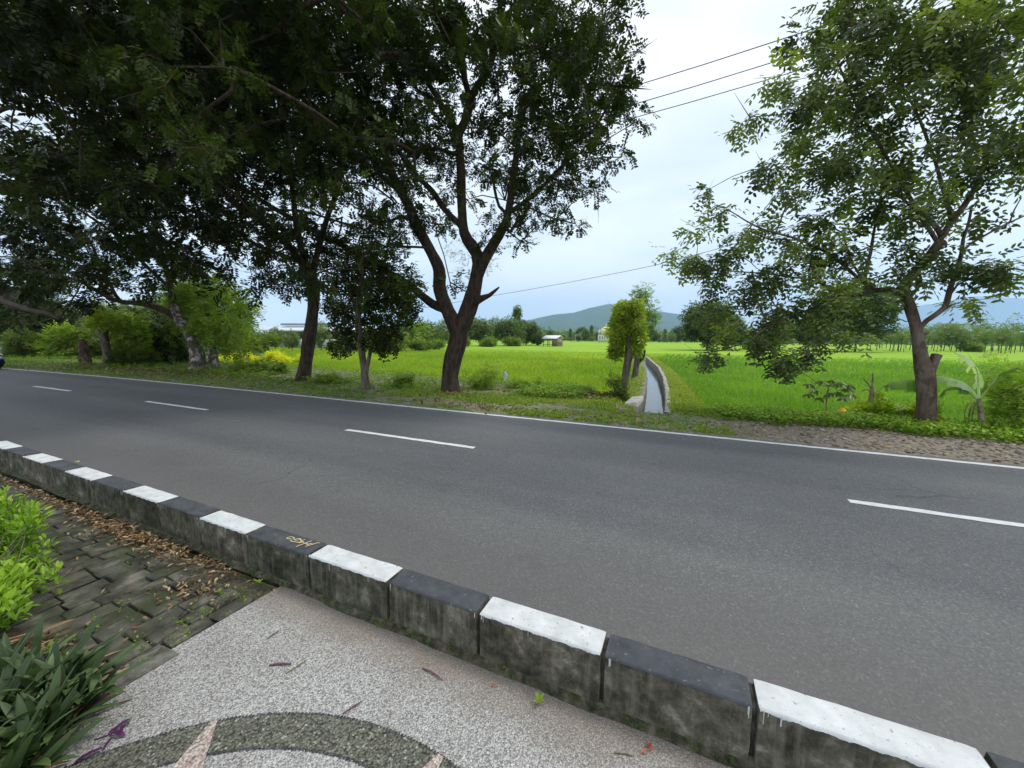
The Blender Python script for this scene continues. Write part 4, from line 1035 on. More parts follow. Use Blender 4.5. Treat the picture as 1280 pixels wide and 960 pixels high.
for px, py in cl5:
    y = Y5 + r_.uniform(-1.8, 1.8) if py < 260 else Y5 + r_.uniform(-.9, .8)
    if py < 160 and px > 1100: y = r_.uniform(9, 12.5)
    t5.append(np.array(at(px, py, y=y)))
for _ in range(90):   # the crown goes on above and to the right of the frame
    p = np.array([6.3, 10.5, 9.3]) + np.clip(r_.normal(size=3), -1.6, 1.6) * np.array([2.2, 1.7, 1.3])
    if p[2] > 8.6 or p[0] > 8.5: t5.append(p)
def fol5(root):
    def fn(mb):
        C = np.array(t5); sprigs(mb, C, .22, 18, 4, .130, .056, .36, .55, .54, .34, .05, shape='oval')
    crown_obj(root, 'leaf_round', fn)
T5 = tree('roadside_tree', 'crooked brown tree at right with a sawn-off limb and loose open foliage', 'tree', Vector((4.95, 11.27, 0)), t5_trunk, t5_limbs, 'bark_brown', t5, fol5, tip=.0055, flare=1.15, rmax=.03, sides=14, kids=1, step=.15)
# the sawn limb
mb = MB(); P, R = smooth_path(limb_pts([(1160, 478), (1164, 462), (1168, 450), (1171, 443)], Y5), [.085, .085, .088, .092], .1); tube(mb, P, R, 12, wob=.12, flat=True)
st = mb.build('sawn_limb', M['bark_brown'], T5, smooth=True)
mb = MB(); d = unit(P[-1] - P[-2]); a = np.cross(d, [0, 1, 0]); a = unit(a); b_ = np.cross(d, a); g = np.arange(12) / 12 * 6.283; c_ = P[-1] + d * .012
mb.addm(np.vstack([c_ + np.outer(np.cos(g), a) * .078 + np.outer(np.sin(g), b_) * .078, c_ + d * .008]), [], [[k, (k + 1) % 12, 12] for k in range(12)]); mb.build('cut_face', M['cut_wood'], T5)

# feathery bush-like tree --------------------------------------------
def small_tree(name, label, base_px, Y, trunk_spec, radii, cpx, rad, mat, per, ll, lw, bark='bark_grey', group=None, pairs=4, cat='tree', droop=.3, tint=.5, limbs=(), tip=.006, slen=.22, dy=.8, shape='kite'):
    cw = [np.array(at(px, py, y=Y + r_.uniform(-dy, dy))) for px, py in cpx]
    tr = limb_pts(trunk_spec, Y)
    return tree(name, label, cat, Vector(tr[0]), (tr, radii), [(limb_pts(s, Y), q) for s, q in limbs], bark, cw,
                lambda root: crown_obj(root, mat, lambda mb: sprigs(mb, cw, rad, per, pairs, ll, lw, slen, droop, tint, .2, .1, shape=shape)), group, tip=tip, sides=9)
def blob_px(cx, cy, rx, ry, n, seed):
    r = np.random.default_rng(seed); a = r.uniform(0, 6.283, n); q = np.sqrt(r.uniform(0, 1, n)); return [(cx + rx * q[k] * math.cos(a[k]), cy + ry * q[k] * math.sin(a[k])) for k in range(n)]
small_tree('bush_tree', 'rounded bright green feathery tree right beside the pale-patched trunk', None, 13.4,
           [(268, 462), (266, 445), (262, 428), (256, 410), (247, 392)], [.30, .22, .18, .14, .10],
           blob_px(266, 388, 42, 30, 44, 1) + blob_px(235, 365, 28, 18, 20, 2) + blob_px(292, 425, 16, 14, 8, 3), .7, 'leaf_bush', 30, .22, .085, 'bark_pale', tint=.72, limbs=[([(264, 440), (276, 420), (284, 400)], [.14, .1, .06]), ([(256, 412), (262, 395), (258, 375)], [.1, .08, .05])], slen=.4, dy=1.4)
# pollarded tree with a lime tuft
small_tree('pollarded_tree', 'pollarded brown trunk topped by a small bright lime tuft, far left verge', None, 10.9,
           [(138, 460), (134, 440), (130, 422), (129, 408)], [.26, .21, .20, .24], [(125, 400), (131, 396), (136, 399), (129, 404), (120, 403)], .5, 'leaf_lime', 80, .16, .08, 'bark_brown', limbs=[([(130, 412), (124, 406), (121, 402)], [.13, .11, .07]), ([(130, 412), (135, 405), (138, 400)], [.13, .11, .08])], dy=.3)
small_tree('lime_shrub', 'yellow-green leafy shrub right of the pollarded trunk', None, 12.5, [(160, 458), (158, 440), (156, 425)], [.1, .08, .06],
           blob_px(160, 418, 15, 22, 18, 5), .7, 'leaf_bush', 60, .18, .09, tint=.85, cat='shrub')
tree('tree_stump', 'broken reddish-brown tree stump standing left of the pollarded trunk', 'stump', Vector((-33.5, 10.9, 0)), (limb_pts([(108, 460), (106, 445), (104, 432), (103, 424)], 10.9), [.27, .25, .20, .12]), [], 'bark_red', flare=1.25, sides=18, step=.08)
tree('old_tree', 'thick pale-brown trunk under dark leaves at the far left edge', 'tree', Vector(at(20, 444, y=15)), (limb_pts([(20, 445), (20, 425), (18, 405), (16, 385)], 15), [.62, .55, .52, .45]),
     [], 'bark_grey', [np.array(at(px, py, y=15 + r_.uniform(-1.5, 1.5))) for px, py in blob_px(22, 385, 55, 22, 40, 8)] ,
     lambda root: crown_obj(root, 'leaf_dark', lambda mb: sprigs(mb, [np.array(at(px, py, y=15 + r_.uniform(-1.5, 1.5))) for px, py in blob_px(22, 385, 55, 22, 55, 8)], 1.3, 70, 4, .26, .11, .5, .4, .5, .2, .1)))
# shrubs and bushes of the left verge
def bush(name, label, px, py_base, Y, w_px, h_px, mat, n, ll, lw, tint, seed, cat='shrub', group=None, rad=None, per=60, shape='kite', dy=None):
    base = at(px, py_base, y=Y); sc = (base - Vector((0, 0, CAMZ))).dot(FWD) / 481
    r = np.random.default_rng(seed); W, H_ = w_px * sc / 2, h_px * sc
    c = np.c_[r.normal(0, .45, n) * W, r.normal(0, .45, n) * W * .8, np.abs(r.normal(.42, .25, n)) * H_]
    ax = np.array(RIGHT); ax[2] = 0; ax = unit(ax); ay = np.array([-ax[1], ax[0], 0])
    C = np.array([base.x, base.y, base.z]) + c[:, :1] * ax + c[:, 1:2] * ay + np.array([0, 0, 1]) * c[:, 2:]
    rad = rad or max(.12, H_ * .28)
    root = empty(name, base, label, cat, group)
    mb = MB()
    for q in range(7):
        e_ = C[q % n]; P, R = smooth_path([np.array(base) + [r.normal(0, .04), r.normal(0, .04), -.05], (np.array(base) + e_) / 2 + r.normal(0, .05, 3), e_], [.022 + H_ * .012, .015 + H_ * .006, .006], .2); tube(mb, P, R, 5)
    mb.build('stems', M['bark_grey'], root, smooth=True)
    crown_obj(root, mat, lambda m2: sprigs(m2, C, rad, per, 4, ll, lw, ll * 2.2, .3, tint, .2, .05, shape=shape), 'foliage'); return root
bush('shrub', 'dark rounded shrub low behind the pollarded trunk', 168, 462, 11.6, 34, 26, 'leaf_bush', 16, .17, .08, .25, 21)
bush('shrub', 'dark green bush with bright top leaves at the far left verge', 48, 456, 12.6, 54, 36, 'leaf_bush', 20, .22, .10, .45, 22)
bush('shrub', 'bright green shrub left of the broken stump', 84, 452, 13.4, 40, 38, 'leaf_bush', 16, .22, .10, .8, 23)
bush('shrub', 'mid-green bush between stump and pollarded trunk', 118, 450, 14.5, 34, 40, 'leaf_bush', 14, .22, .10, .6, 24)
bush('shrub', 'deep green bush under the arching limbs, left of the pale-patched trunk', 205, 460, 13.8, 54, 60, 'leaf_dark', 30, .22, .10, .7, 25)
bush('shrub', 'shaded dark bush behind the lime shrub', 185, 455, 16.0, 60, 70, 'leaf_dark', 30, .26, .12, .55, 26)
bush('shrub', 'low weedy shrub on the verge right of the feathery tree', 318, 472, 12.6, 44, 24, 'leaf_bush', 18, .11, .04, .55, 27, per=36)
bush('shrub', 'round weedy shrub just left of the leaning tree', 350, 474, 12.8, 26, 20, 'leaf_bush', 12, .10, .04, .6, 28, per=36)
bush('yellow_shrub', 'bright yellow-leaved shrub row, left part behind the feathery tree', 300, 466, 17.5, 64, 22, 'leaf_yellow', 44, .16, .08, .75, 29, per=50)
bush('yellow_shrub', 'bright yellow-leaved shrub row, right part by the leaning tree', 346, 462, 20.5, 60, 19, 'leaf_yellow', 44, .16, .08, .6, 30, per=50)
bush('weed_shrub', 'leafy weed shrub between the leaning and the slim trunk', 412, 484, 11.2, 44, 18, 'leaf_bush', 18, .09, .04, .6, 31, per=36)
bush('weed_shrub', 'leafy weed clump between slim tree and forked tree', 505, 488, 11.6, 50, 18, 'leaf_bush', 18, .09, .04, .75, 32, per=36)
bush('weed_shrub', 'tall feathery weed close right of the forked trunk', 606, 490, 12.6, 36, 32, 'leaf_bush', 14, .08, .026, .8, 33, per=34)
bush('weed_shrub', 'leafy weed right of the forked trunk, beside the white rag', 650, 488, 13.4, 44, 18, 'leaf_bush', 14, .08, .035, .8, 34, per=34)
bush('weed_shrub', 'bushy dark weeds around the foot of the left ivy trunk', 770, 500, 12.6, 20, 26, 'leaf_bush', 10, .08, .035, .3, 35, per=34)
bush('edge_shrub', 'tall feathery shrub cut off by the right edge of the picture', 1272, 545, 11.6, 74, 96, 'leaf_bush', 30, .09, .032, .95, 36, dy=.5, per=30)
bush('leafy_weed', 'light green leafy weed at the foot of the small banana stump', 1096, 524, 11.9, 40, 22, 'leaf_lime', 12, .10, .06, .3, 37, per=30)
bush('leafy_weed', 'light green weed close left of the crooked tree foot', 1142, 528, 11.9, 26, 22, 'leaf_lime', 9, .10, .05, .3, 38, per=30)

# cut trunks with climbing lime foliage beside the canal
small_tree('ivy_tree', 'cut pale trunk left of the canal, topped with drooping lime foliage', None, 13.2,
           [(781, 502), (780, 485), (783, 460), (787, 435), (784, 410), (782, 395)], [.13, .10, .115, .15, .12, .10],
           blob_px(786, 393, 13, 15, 20, 41) + [(771, 398), (769, 410), (773, 424), (770, 434), (776, 416), (798, 406), (799, 418), (796, 428), (779, 380), (795, 376)], .17, 'leaf_lime', 34, .19, .06, 'bark_grey', droop=1.4, tint=.42, dy=.35, tip=.004)
small_tree('ivy_tree', 'thin cut trunk beside the canal with airy grey-green twigs', None, 21.0,
           [(793, 474), (796, 455), (799, 432), (800, 412), (799, 395)], [.15, .15, .16, .13, .08],
           blob_px(806, 392, 10, 22, 11, 43) + blob_px(798, 368, 8, 8, 4, 44) + [(815, 402), (812, 392), (805, 360), (820, 405)], .4, 'leaf_bush', 26, .12, .04, 'bark_grey', droop=.2, tint=.7, dy=.6, tip=.006)
mb = MB(); P, R = smooth_path(limb_pts([(799, 452), (804, 446), (806, 437)], 21), [.08, .08, .05], .15); tube(mb, P, R, 8, wob=.15); o = mb.build('dead_stump', M['bark_dark'], smooth=True, origin=tuple(P[0])); tag(o, 'short dark broken stump behind the thin ivy trunk at the canal', 'stump')

# ------------------------------------------------------------------ bananas and papaya
def banana_leaf(root, P, R_mid, width, mat, torn=.25, name='leaf', seed=0, droop=.35):
    """midrib path and two torn half-blades"""
    r = np.random.default_rng(seed); P, R = smooth_path(P, R_mid, .03); n = len(P)
    T = unit(np.gradient(P, axis=0)); up = np.array([0, 0, 1.0]); S = unit(np.cross(T, up) + 1e-6); Nn = np.cross(S, T)
    t = np.linspace(0, 1, n); s0 = .22; u = np.clip((t - s0) / (1 - s0), 0, 1); wd = width * np.sin(np.pi * np.clip(u, 0, 1) ** .75) ** .6
    mb = MB(); tube(mb, P, R, 5, tint=.95)
    for sd in (-1, 1):
        k0 = int(n * s0) + 1; k = k0
        while k < n - 2:
            m_ = int(r.integers(2, 7)); e_ = min(k + m_, n - 1)
            seg = np.arange(k, e_ + 1); dr = droop * r.uniform(.4, 1.5); V = []
            gapf = 1 - (r.random() < torn) * .55
            for q in seg:
                for f_ in (0, .5, 1):
                    V.append(P[q] + sd * S[q] * wd[q] * f_ * math.cos(dr * f_) * gapf - up * wd[q] * f_ * math.sin(dr * f_ * 1.2) * gapf + T[q] * wd[q] * f_ * .18)
            nn = len(seg); i_ = np.arange(nn - 1)[:, None] * 3; j_ = np.arange(2)[None]
            mb.add(V, np.stack([i_ + j_, i_ + 3 + j_, i_ + 4 + j_, i_ + j_ + 1], -1).reshape(-1, 4), float(r.uniform(.3, .7)))
            k = e_
    return mb.build(name, M[mat], root, smooth=True)
M['leaf_banana'] = leaf_mat('banana_leaf', (.08, .16, .03), (.22, .36, .07), .35, .4, young=(.48, .55, .20))
M['leaf_pale'] = leaf_mat('pale_banana_leaf', (.42, .52, .34), (.62, .70, .52), .4, .5)  # whitish green blade colour, paler than the other banana leaves
M['leaf_dead'] = leaf_mat('dead_banana_leaf', (.07, .055, .035), (.20, .16, .10), .1, .8)
YB = 11.3
b1 = empty('banana_plant', at(1087, 526, y=11.9), 'cut banana stem with one long leaf reaching right behind the crooked trunk', 'banana plant')
mb = MB(); P, R = smooth_path(limb_pts([(1086, 527), (1088, 508), (1090, 492), (1090, 482)], 11.9), [.075, .062, .05, .03], .1); tube(mb, P, R, 9, wob=.12); mb.build('stem', noisy('banana_stem', (.13, .12, .06), (.34, .30, .20), 12, bs=.5), b1, smooth=True); M['banana_stem'] = bpy.data.materials['banana_stem']
banana_leaf(b1, limb_pts([(1090, 494), (1098, 487), (1112, 479), (1130, 476, -.1), (1150, 476, -.2), (1168, 482, -.2)], 11.9), [.022, .02, .016, .013, .01, .005], .30, 'leaf_banana', .3, seed=1, droop=1.25)
for sp in ([(1089, 486), (1084, 478), (1080, 474)], [(1090, 484), (1091, 474), (1091, 466)], [(1089, 490), (1082, 486), (1078, 489)]):
    mb = MB(); P, R = smooth_path(limb_pts(sp, 11.9), [.02, .016, .012], .05); tube(mb, P, R, 6); mb.build('cut_leaf_stalk', M['banana_stem'], b1, smooth=True)
b2_ = empty('banana_plant', at(1225, 543, y=YB), 'young banana plant right of the crooked tree with one upright pale leaf', 'banana plant')
mb = MB(); P, R = smooth_path(limb_pts([(1227, 544), (1227, 525), (1225, 508), (1223, 498)], YB), [.062, .052, .042, .035], .1); tube(mb, P, R, 9, wob=.1); mb.build('stem', M['banana_stem'], b2_, smooth=True)
banana_leaf(b2_, limb_pts([(1224, 500), (1223, 480), (1222, 465), (1216, 454), (1206, 446), (1193, 440)], YB), [.024, .02, .016, .012, .009, .005], .25, 'leaf_pale', .7, seed=2, droop=.6)
banana_leaf(b2_, limb_pts([(1223, 500), (1214, 487), (1204, 479), (1190, 474, .1), (1176, 471, .2), (1160, 471, .3)], YB), [.024, .02, .018, .014, .01, .005], .17, 'leaf_pale', .2, seed=3, droop=1.2)
banana_leaf(b2_, limb_pts([(1222, 500), (1213, 492), (1204, 486), (1193, 484, .1), (1182, 487, .2), (1172, 498, .3)], YB), [.02, .018, .014, .012, .01, .005], .14, 'leaf_banana', .5, seed=4, droop=1.1)
banana_leaf(b2_, limb_pts([(1225, 500), (1232, 490), (1240, 480), (1250, 470), (1262, 462, -.1), (1276, 458, -.2)], YB), [.022, .02, .016, .014, .01, .006], .20, 'leaf_banana', .4, seed=5, droop=.8)
for q, sp in enumerate(([(1222, 502), (1214, 508), (1211, 522), (1212, 536)], [(1223, 502), (1217, 510), (1215, 526), (1217, 538)], [(1221, 503), (1211, 505), (1206, 516), (1207, 528)])):
    banana_leaf(b2_, limb_pts(sp, YB), [.012, .01, .008, .004], .05, 'leaf_dead', .5, seed=10 + q, droop=1.2, name='dead_leaf')
# papaya: thin stem, palmate leaves
pp = empty('papaya_plant', at(1033, 521, y=12.0), 'young papaya plant with dark lobed leaves on a thin stem, by the orange container', 'papaya plant')
mb = MB(); P, R = smooth_path(limb_pts([(1033, 522), (1033, 505), (1034, 492), (1036, 482)], 12), [.022, .02, .018, .012], .1); tube(mb, P, R, 7); mb.build('stem', M['banana_stem'], pp, smooth=True)
for q, (px, py) in enumerate([(1012, 480), (1020, 487), (1028, 476), (1040, 475), (1050, 478), (1058, 486), (1047, 490), (1064, 493), (1036, 491), (1010, 492), (1055, 497), (1024, 497), (1062, 481)]):
    c = np.array(at(px, py, y=12 + r_.uniform(-.3, .3))); top = np.array(P[-1]); mb = MB()
    Pp, Rp = smooth_path([top, (top + c) / 2 + [0, 0, .06], c], [.008, .006, .005], .08); tube(mb, Pp, Rp, 4, tint=.9)
    az = r_.uniform(0, 6.28); ang = az + np.linspace(-2.3, 2.3, 8); tl = np.array([r_.normal(0, .5), r_.normal(-.4, .4), 1.0])
    D = unit(np.c_[np.cos(ang), np.sin(ang), np.full(8, -.65) + r_.normal(0, .25, 8)])
    leaves(mb, np.repeat(c[None], 8, 0), D, np.repeat(unit(tl)[None], 8, 0), .19, .075, .4 + .3 * r_.random(), fold=.1, shape='oval'); mb.build('leaf', M['leaf_round'], pp)
# orange container and the white rag
def lathe(mb, c, prof, n=20, mi=0, sq=1.0):
    V = []; g = np.arange(n) / n * 2 * math.pi
    for r, z in prof: V += [(c[0] + r * math.cos(a), c[1] + r * sq * math.sin(a), c[2] + z) for a in g]
    i_ = np.arange(len(prof) - 1)[:, None] * n; k = np.arange(n)[None]
    mb.add(V, np.stack([i_ + k, i_ + (k + 1) % n, i_ + n + (k + 1) % n, i_ + n + k], -1).reshape(-1, 4), .5, mi)
p = at(1051.5, 524, y=11.6); jr = empty('container', p, 'round orange-yellow plastic container half hidden in the creeper', 'container')
mb = MB(); lathe(mb, p, [(0, 0), (.09, .005), (.105, .05), (.11, .14), (.10, .20), (.07, .235), (.045, .245)], 20)
mt, nt, b = new_mat('orange_plastic'); setb(b, .45, .4); nt.links.new(ramp(nt, noise(nt, coords(nt, kind='Position'), 12, 4), [(.3, (.75, .36, .015)), (.7, (.85, .48, .03))]), b.inputs['Base Color']); mb.build('body', mt, jr, smooth=True)
mb = MB(); lathe(mb, (p.x, p.y, p.z + .24), [(.045, 0), (.05, .004), (.05, .03), (.04, .034), (0, .035)], 16); mb.build('cap', mt, jr, smooth=True)
p = at(629, 470, y=13.0); mb = MB(); V = []
for q in range(12):
    t = q / 11
    for w_ in range(5):
        V.append((p.x + .10 * math.sin(t * 2.4) + (w_ - 2) * .045 * (1 + .3 * math.sin(t * 5)), p.y + .03 * math.sin(w_ * 1.7 + t * 4), p.z + .17 - .36 * t + .01 * math.sin(w_ * 3)))
i_ = np.arange(11)[:, None] * 5; j_ = np.arange(4)[None]; mb.add(V, np.stack([i_ + j_, i_ + 5 + j_, i_ + 6 + j_, i_ + j_ + 1], -1).reshape(-1, 4))
o = mb.build('rag', noisy('white_cloth', (.7, .7, .7), (.85, .85, .85), 20, bs=.2), smooth=True, origin=tuple(p)); tag(o, 'small white rag caught on the weeds right of the forked trunk', 'rag')

# ------------------------------------------------------------------ foreground plants
# strap-leaved dark plants (each leaf a part of its own)
M['rhoeo'] = leaf_mat('strap_leaf', (.022, .042, .014), (.07, .115, .040), .12, .45, young=(.13, .20, .06), spec=.3)
M['rhoeo_purple'] = leaf_mat('purple_strap_leaf', (.045, .014, .045), (.13, .035, .13), .2, .5, spec=.3)
def strap_mesh(Lg, W, bendf, seed, tint):
    r = random.Random(seed); mb = MB(); V = []; n = 8
    for k in range(n + 1):
        t = k / n; a = .95 - bendf * t
        x = Lg * t * (1 - .12 * bendf * t); z = Lg * (.62 * t - .55 * bendf * t * t)
        w_ = W * (.62 + .5 * math.sin(min(t * 1.25, 1) * math.pi * .62)) * (1 - t ** 4) ** .8 * .5
        cup = .35 * w_
        V += [(x, -w_, z + cup), (x, 0, z), (x, w_, z + cup)]
    V = np.array(V); i_ = np.arange(n)[:, None] * 3; j_ = np.arange(2)[None]
    mb.add(V, np.stack([i_ + j_, i_ + 3 + j_, i_ + 4 + j_, i_ + j_ + 1], -1).reshape(-1, 4), tint)
    return mb
def rosette(label, base, n, Lg, W, seed, purple=0, group=None, name='strap_plant', up=1.0):
    root = empty(name, base, label, 'plant', group); r = random.Random(seed)
    meshes = [strap_mesh(Lg * f, W, bf, seed + k, t).mesh('leaf', [M['rhoeo']], True) for k, (f, bf, t) in enumerate([(1, .5, .3), (.85, .2, .5), (1.1, .95, .6), (.9, .7, .85), (.7, .1, .2)])]
    pm = strap_mesh(Lg * .7, W * .8, .4, seed, .5).mesh('purple_leaf', [M['rhoeo_purple']], True)
    for k in range(n):
        me = pm if k < purple else r.choice(meshes)
        o = bpy.data.objects.new('leaf', me); COL.objects.link(o); o.parent = root
        o.location = (r.uniform(-.02, .02), r.uniform(-.02, .02), .01 + .05 * (k / n))
        o.rotation_euler = (r.uniform(-.35, .35), -.15 - .75 * (k / n) * r.uniform(.3, 1.1), r.uniform(0, 6.283)); s = r.uniform(.7, 1.1); o.scale = (s, s, s)
    return root
rs = [(26, 905), (62, 872), (96, 858), (12, 850), (50, 925), (84, 898), (30, 960), (0, 900), (118, 868), (40, 850), (74, 850), (-20, 930), (-30, 870), (6, 985)]
lbl = ['dark strap-leaved plant in the middle of the bed corner', 'dark strap-leaved plant behind the middle one', 'dark strap-leaved plant leaning over the cement strip', 'dark strap-leaved plant with a purple leaf at the left edge', 'dark strap-leaved plant low at the front of the bed',
       'dark strap-leaved plant nearest the pebble slab edge', 'dark strap-leaved plant at the bottom edge of the picture', 'dark strap-leaved plant on the left picture edge, purple in its heart', 'small dark strap-leaved plant rightmost, beside the stones', 'strap-leaved plant at the back below the bright hedge shrub',
       'strap-leaved plant at the back, next to the dark pavers', 'strap-leaved plant mostly past the left edge, low', 'strap-leaved plant mostly past the left edge, high', 'strap-leaved plant mostly below the bottom left corner']
for k, (px, py) in enumerate(rs):
    b0 = at(px, py + 20, z=PZ + .02); 
    rosette(lbl[k], b0, 26 if k != 8 else 13, .29 if k != 8 else .19, .034, 200 + k * 7, purple={3: 4, 7: 5, 0: 1, 5: 2, 11: 2}.get(k, 0), group='strap-leaved bed plants')
# purple trailing plant at the slab edge
pr = empty('purple_plant', at(150, 925, z=PZ + .01), 'small purple-leaved trailing plant lying over the corner of the pebble slab', 'plant')
mb = MB(); P, R = smooth_path([at(118, 925, z=PZ + .02), at(138, 918, z=PZ + .04), at(152, 912, z=PZ + .03)], [.003, .003, .002], .02); tube(mb, P, R, 5); mb.build('stem', M['rhoeo_purple'], pr)
pm_ = strap_mesh(.075, .017, .8, 5, .6)
pme = pm_.mesh('leaf', [M['rhoeo_purple']], True)
for (px, py, rz, s) in [(140, 915, .3, 1), (142, 912, 1.6, .9), (150, 918, 2.6, .8), (128, 935, -1.9, 1.3), (140, 922, -.9, .7), (135, 918, 2.0, .6)]:
    o = bpy.data.objects.new('leaf', pme); COL.objects.link(o); o.parent = pr; o.location = at(px, py, z=PZ + .015) - pr.location; o.rotation_euler = (.1, .35, rz); o.scale = (s, s, s)
# bright green hedge shrub at the left edge
hs = empty('hedge_shrub', at(-70, 810, z=PZ), 'bright yellow-green clipped shrub at the left edge above the stone paving', 'shrub')
hp = blob_px(2, 660, 40, 32, 38, 61) + blob_px(-38, 710, 56, 80, 55, 62) + blob_px(8, 704, 36, 30, 34, 63) + blob_px(-12, 760, 26, 36, 34, 64) + [(46, 716), (58, 722), (66, 724), (38, 728), (2, 752), (10, 765), (20, 752), (50, 690), (-10, 630), (4, 622)]
hc = [np.array(at(px, py, d=min(2.95, 1.65 * 481 / (py - 417)) + r_.uniform(-.25, .12))) for px, py in hp]
hc = [c if c[2] > PZ + .06 else c + np.array([0, 0, PZ + .1 - c[2]]) for c in hc]
hb = np.array(hs.location); mb = MB()
for c in hc[::2]:
    P, R = smooth_path([hb + r_.normal(0, .03, 3) * [1, 1, 0], (hb + c) / 2 + r_.normal(0, .03, 3), c], [.006, .004, .002], .06); tube(mb, P, R, 4)
mb.build('stems', M['bark_grey'], hs)
mb = MB(); C = np.array(hc); per = 26; idx = np.repeat(np.arange(len(C)), per); n = len(idx); B = ball(n, .2)
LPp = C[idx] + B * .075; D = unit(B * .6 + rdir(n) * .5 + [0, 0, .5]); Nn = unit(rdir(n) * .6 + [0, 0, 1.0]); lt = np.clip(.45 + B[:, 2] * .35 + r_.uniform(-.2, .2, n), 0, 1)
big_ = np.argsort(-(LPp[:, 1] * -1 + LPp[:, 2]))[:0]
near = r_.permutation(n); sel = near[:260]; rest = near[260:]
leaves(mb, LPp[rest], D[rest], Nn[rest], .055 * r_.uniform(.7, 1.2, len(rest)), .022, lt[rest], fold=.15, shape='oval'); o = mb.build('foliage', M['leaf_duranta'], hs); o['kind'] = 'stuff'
lm = []
for q in range(6):
    m2 = MB(); leaves(m2, np.zeros((1, 3)), np.array([[1.0, 0, 0]]), np.array([[0, 0, 1.0]]), .062, .025, .25 + .13 * q, fold=.15, shape='oval'); lm.append(m2.mesh('leaf', [M['leaf_duranta']], True))
for k in sel:
    o = bpy.data.objects.new('leaf', lm[int(k) % 6]); COL.objects.link(o); o.parent = hs
    d_, nn_ = Vector(D[k]), Vector(Nn[k]); s_ = nn_.cross(d_).normalized(); nn_ = d_.cross(s_).normalized()
    mm = Matrix((d_, s_, nn_)).transposed(); o.rotation_euler = mm.to_euler(); o.location = Vector(LPp[k]) - hs.location
# small weed in the kerb joint and one nearby
def sprout(label, px, py, n, s, seed):
    root = empty('weed', at(px, py, z=PZ + .01), label, 'weed'); r = random.Random(seed)
    m2 = MB(); leaves(m2, np.zeros((1, 3)), np.array([[1.0, 0, .25]]), np.array([[0, 0, 1.0]]), s, s * .5, .9, fold=.1, shape='oval'); me = m2.mesh('leaf', [M['leaf_bush']], True)
    for k in range(n):
        o = bpy.data.objects.new('leaf', me); COL.objects.link(o); o.parent = root; o.location = (0, 0, .01); o.rotation_euler = (r.uniform(-.3, .3), r.uniform(-.7, 0), k * 6.283 / n + r.uniform(-.3, .3)); o.scale = (r.uniform(.7, 1.1),) * 3
sprout('small green weed at the kerb foot below the second white top from the right', 673, 878, 7, .038, 1)
sprout('tiny green weed at the kerb foot near the yellow mark', 324, 729, 5, .034, 2)
sprout('tiny green weed among reddish leaves on the stone paving', 274, 742, 7, .034, 3)
sprout('green weed on the pavers just right of the hedge shrub', 60, 815, 8, .05, 4)
# pods, twigs and fallen leaves on the slab
def pod(name, label, a, b_, r, mat, flat=.5, cat='pod'):
    A = np.array(at(*a, z=PZ + .006)); B = np.array(at(*b_, z=PZ + .007)); mid = (A + B) / 2 + np.array([.004, .004, .003])
    P, R = smooth_path([A, mid, B], [r * .7, r, r * .6], .012); mb = MB(); tube(mb, P, R, 7, wob=.1)
    o = mb.build(name, mat, smooth=True, origin=tuple(A)); tag(o, label, cat)
pm1 = noisy('purple_brown_pod', (.10, .045, .06), (.20, .10, .12), 60, bs=.3); pm2 = noisy('dark_pod', (.05, .035, .03), (.12, .09, .08), 60); pm3 = noisy('grey_twig', (.18, .14, .11), (.36, .30, .25), 50); pm4 = noisy('green_yellow_pod', (.14, .16, .03), (.24, .2, .08), 40)
pod('seed_pod', 'short purple-brown seed pod, thickest on the pebble slab', (337, 831), (364, 830), .0055, pm1)
pod('seed_pod', 'curved half-green pod touching the thick purple pod', (357, 842), (382, 826), .0035, pm4)
pod('seed_pod', 'thin dark pod lying nearest the stone paving', (333, 799), (349, 788), .003, pm2)
pod('seed_pod', 'straight purple pod just above the dark arc', (428, 892), (453, 876), .0035, pm1)
pod('seed_pod', 'dark purple pod near the kerb', (528, 835), (553, 850), .0042, pm1)
pod('twig', 'short grey-brown twig on the dusty slab near the bottom edge', (768, 940), (793, 944), .0036, pm3, cat='twig')
pod('twig', 'dark twig crossing the slab corner near the purple plant', (152, 910), (162, 904), .003, pm2, cat='twig')
def one_leaf(label, px, py, L_, W_, tint, rz, mat='dry', z=PZ + .01, name='fallen_leaf'):
    c = at(px, py, z=z); m2 = MB(); leaves(m2, np.zeros((1, 3)), np.array([[1.0, 0, .05]]), np.array([[0, .2, 1.0]]), L_, W_, tint, fold=.25, shape='oval'); o = m2.build(name, M[mat], smooth=True); o.location = c; o.rotation_euler.z = rz; tag(o, label, 'leaf')
M['leaf_red'] = leaf_mat('red_dry_leaf', (.35, .06, .03), (.55, .14, .08), .1, .6)
one_leaf('small red leaf on the dusty strip at the kerb foot', 614, 856, .022, .014, .5, .4, 'leaf_red')
one_leaf('small pinkish leaf on the dark stone paving', 164, 786, .03, .018, .3, 1.0, 'leaf_red', PZ + .02)
one_leaf('pale yellow leaf on the soil beside the purple plant', 78, 933, .035, .02, 1, .9, 'leaf_yellow', PZ + .05)
one_leaf('small green leaf lying on the kerb between two far white tops', 94, 577, .05, .04, .9, .3, 'leaf_lime', .46)
for k, (px, py) in enumerate([(806, 930), (811, 934), (816, 938), (808, 938)]):
    one_leaf('small crumpled reddish leaf in the cluster against the kerb foot', px, py, .022, .014, .2 * k, k * 1.3, 'leaf_red'); bpy.context.scene.objects[-1] if False else None
for o in COL.objects:
    if o.get('label') == 'small crumpled reddish leaf in the cluster against the kerb foot': o['group'] = 'crumpled red leaves at the kerb foot'

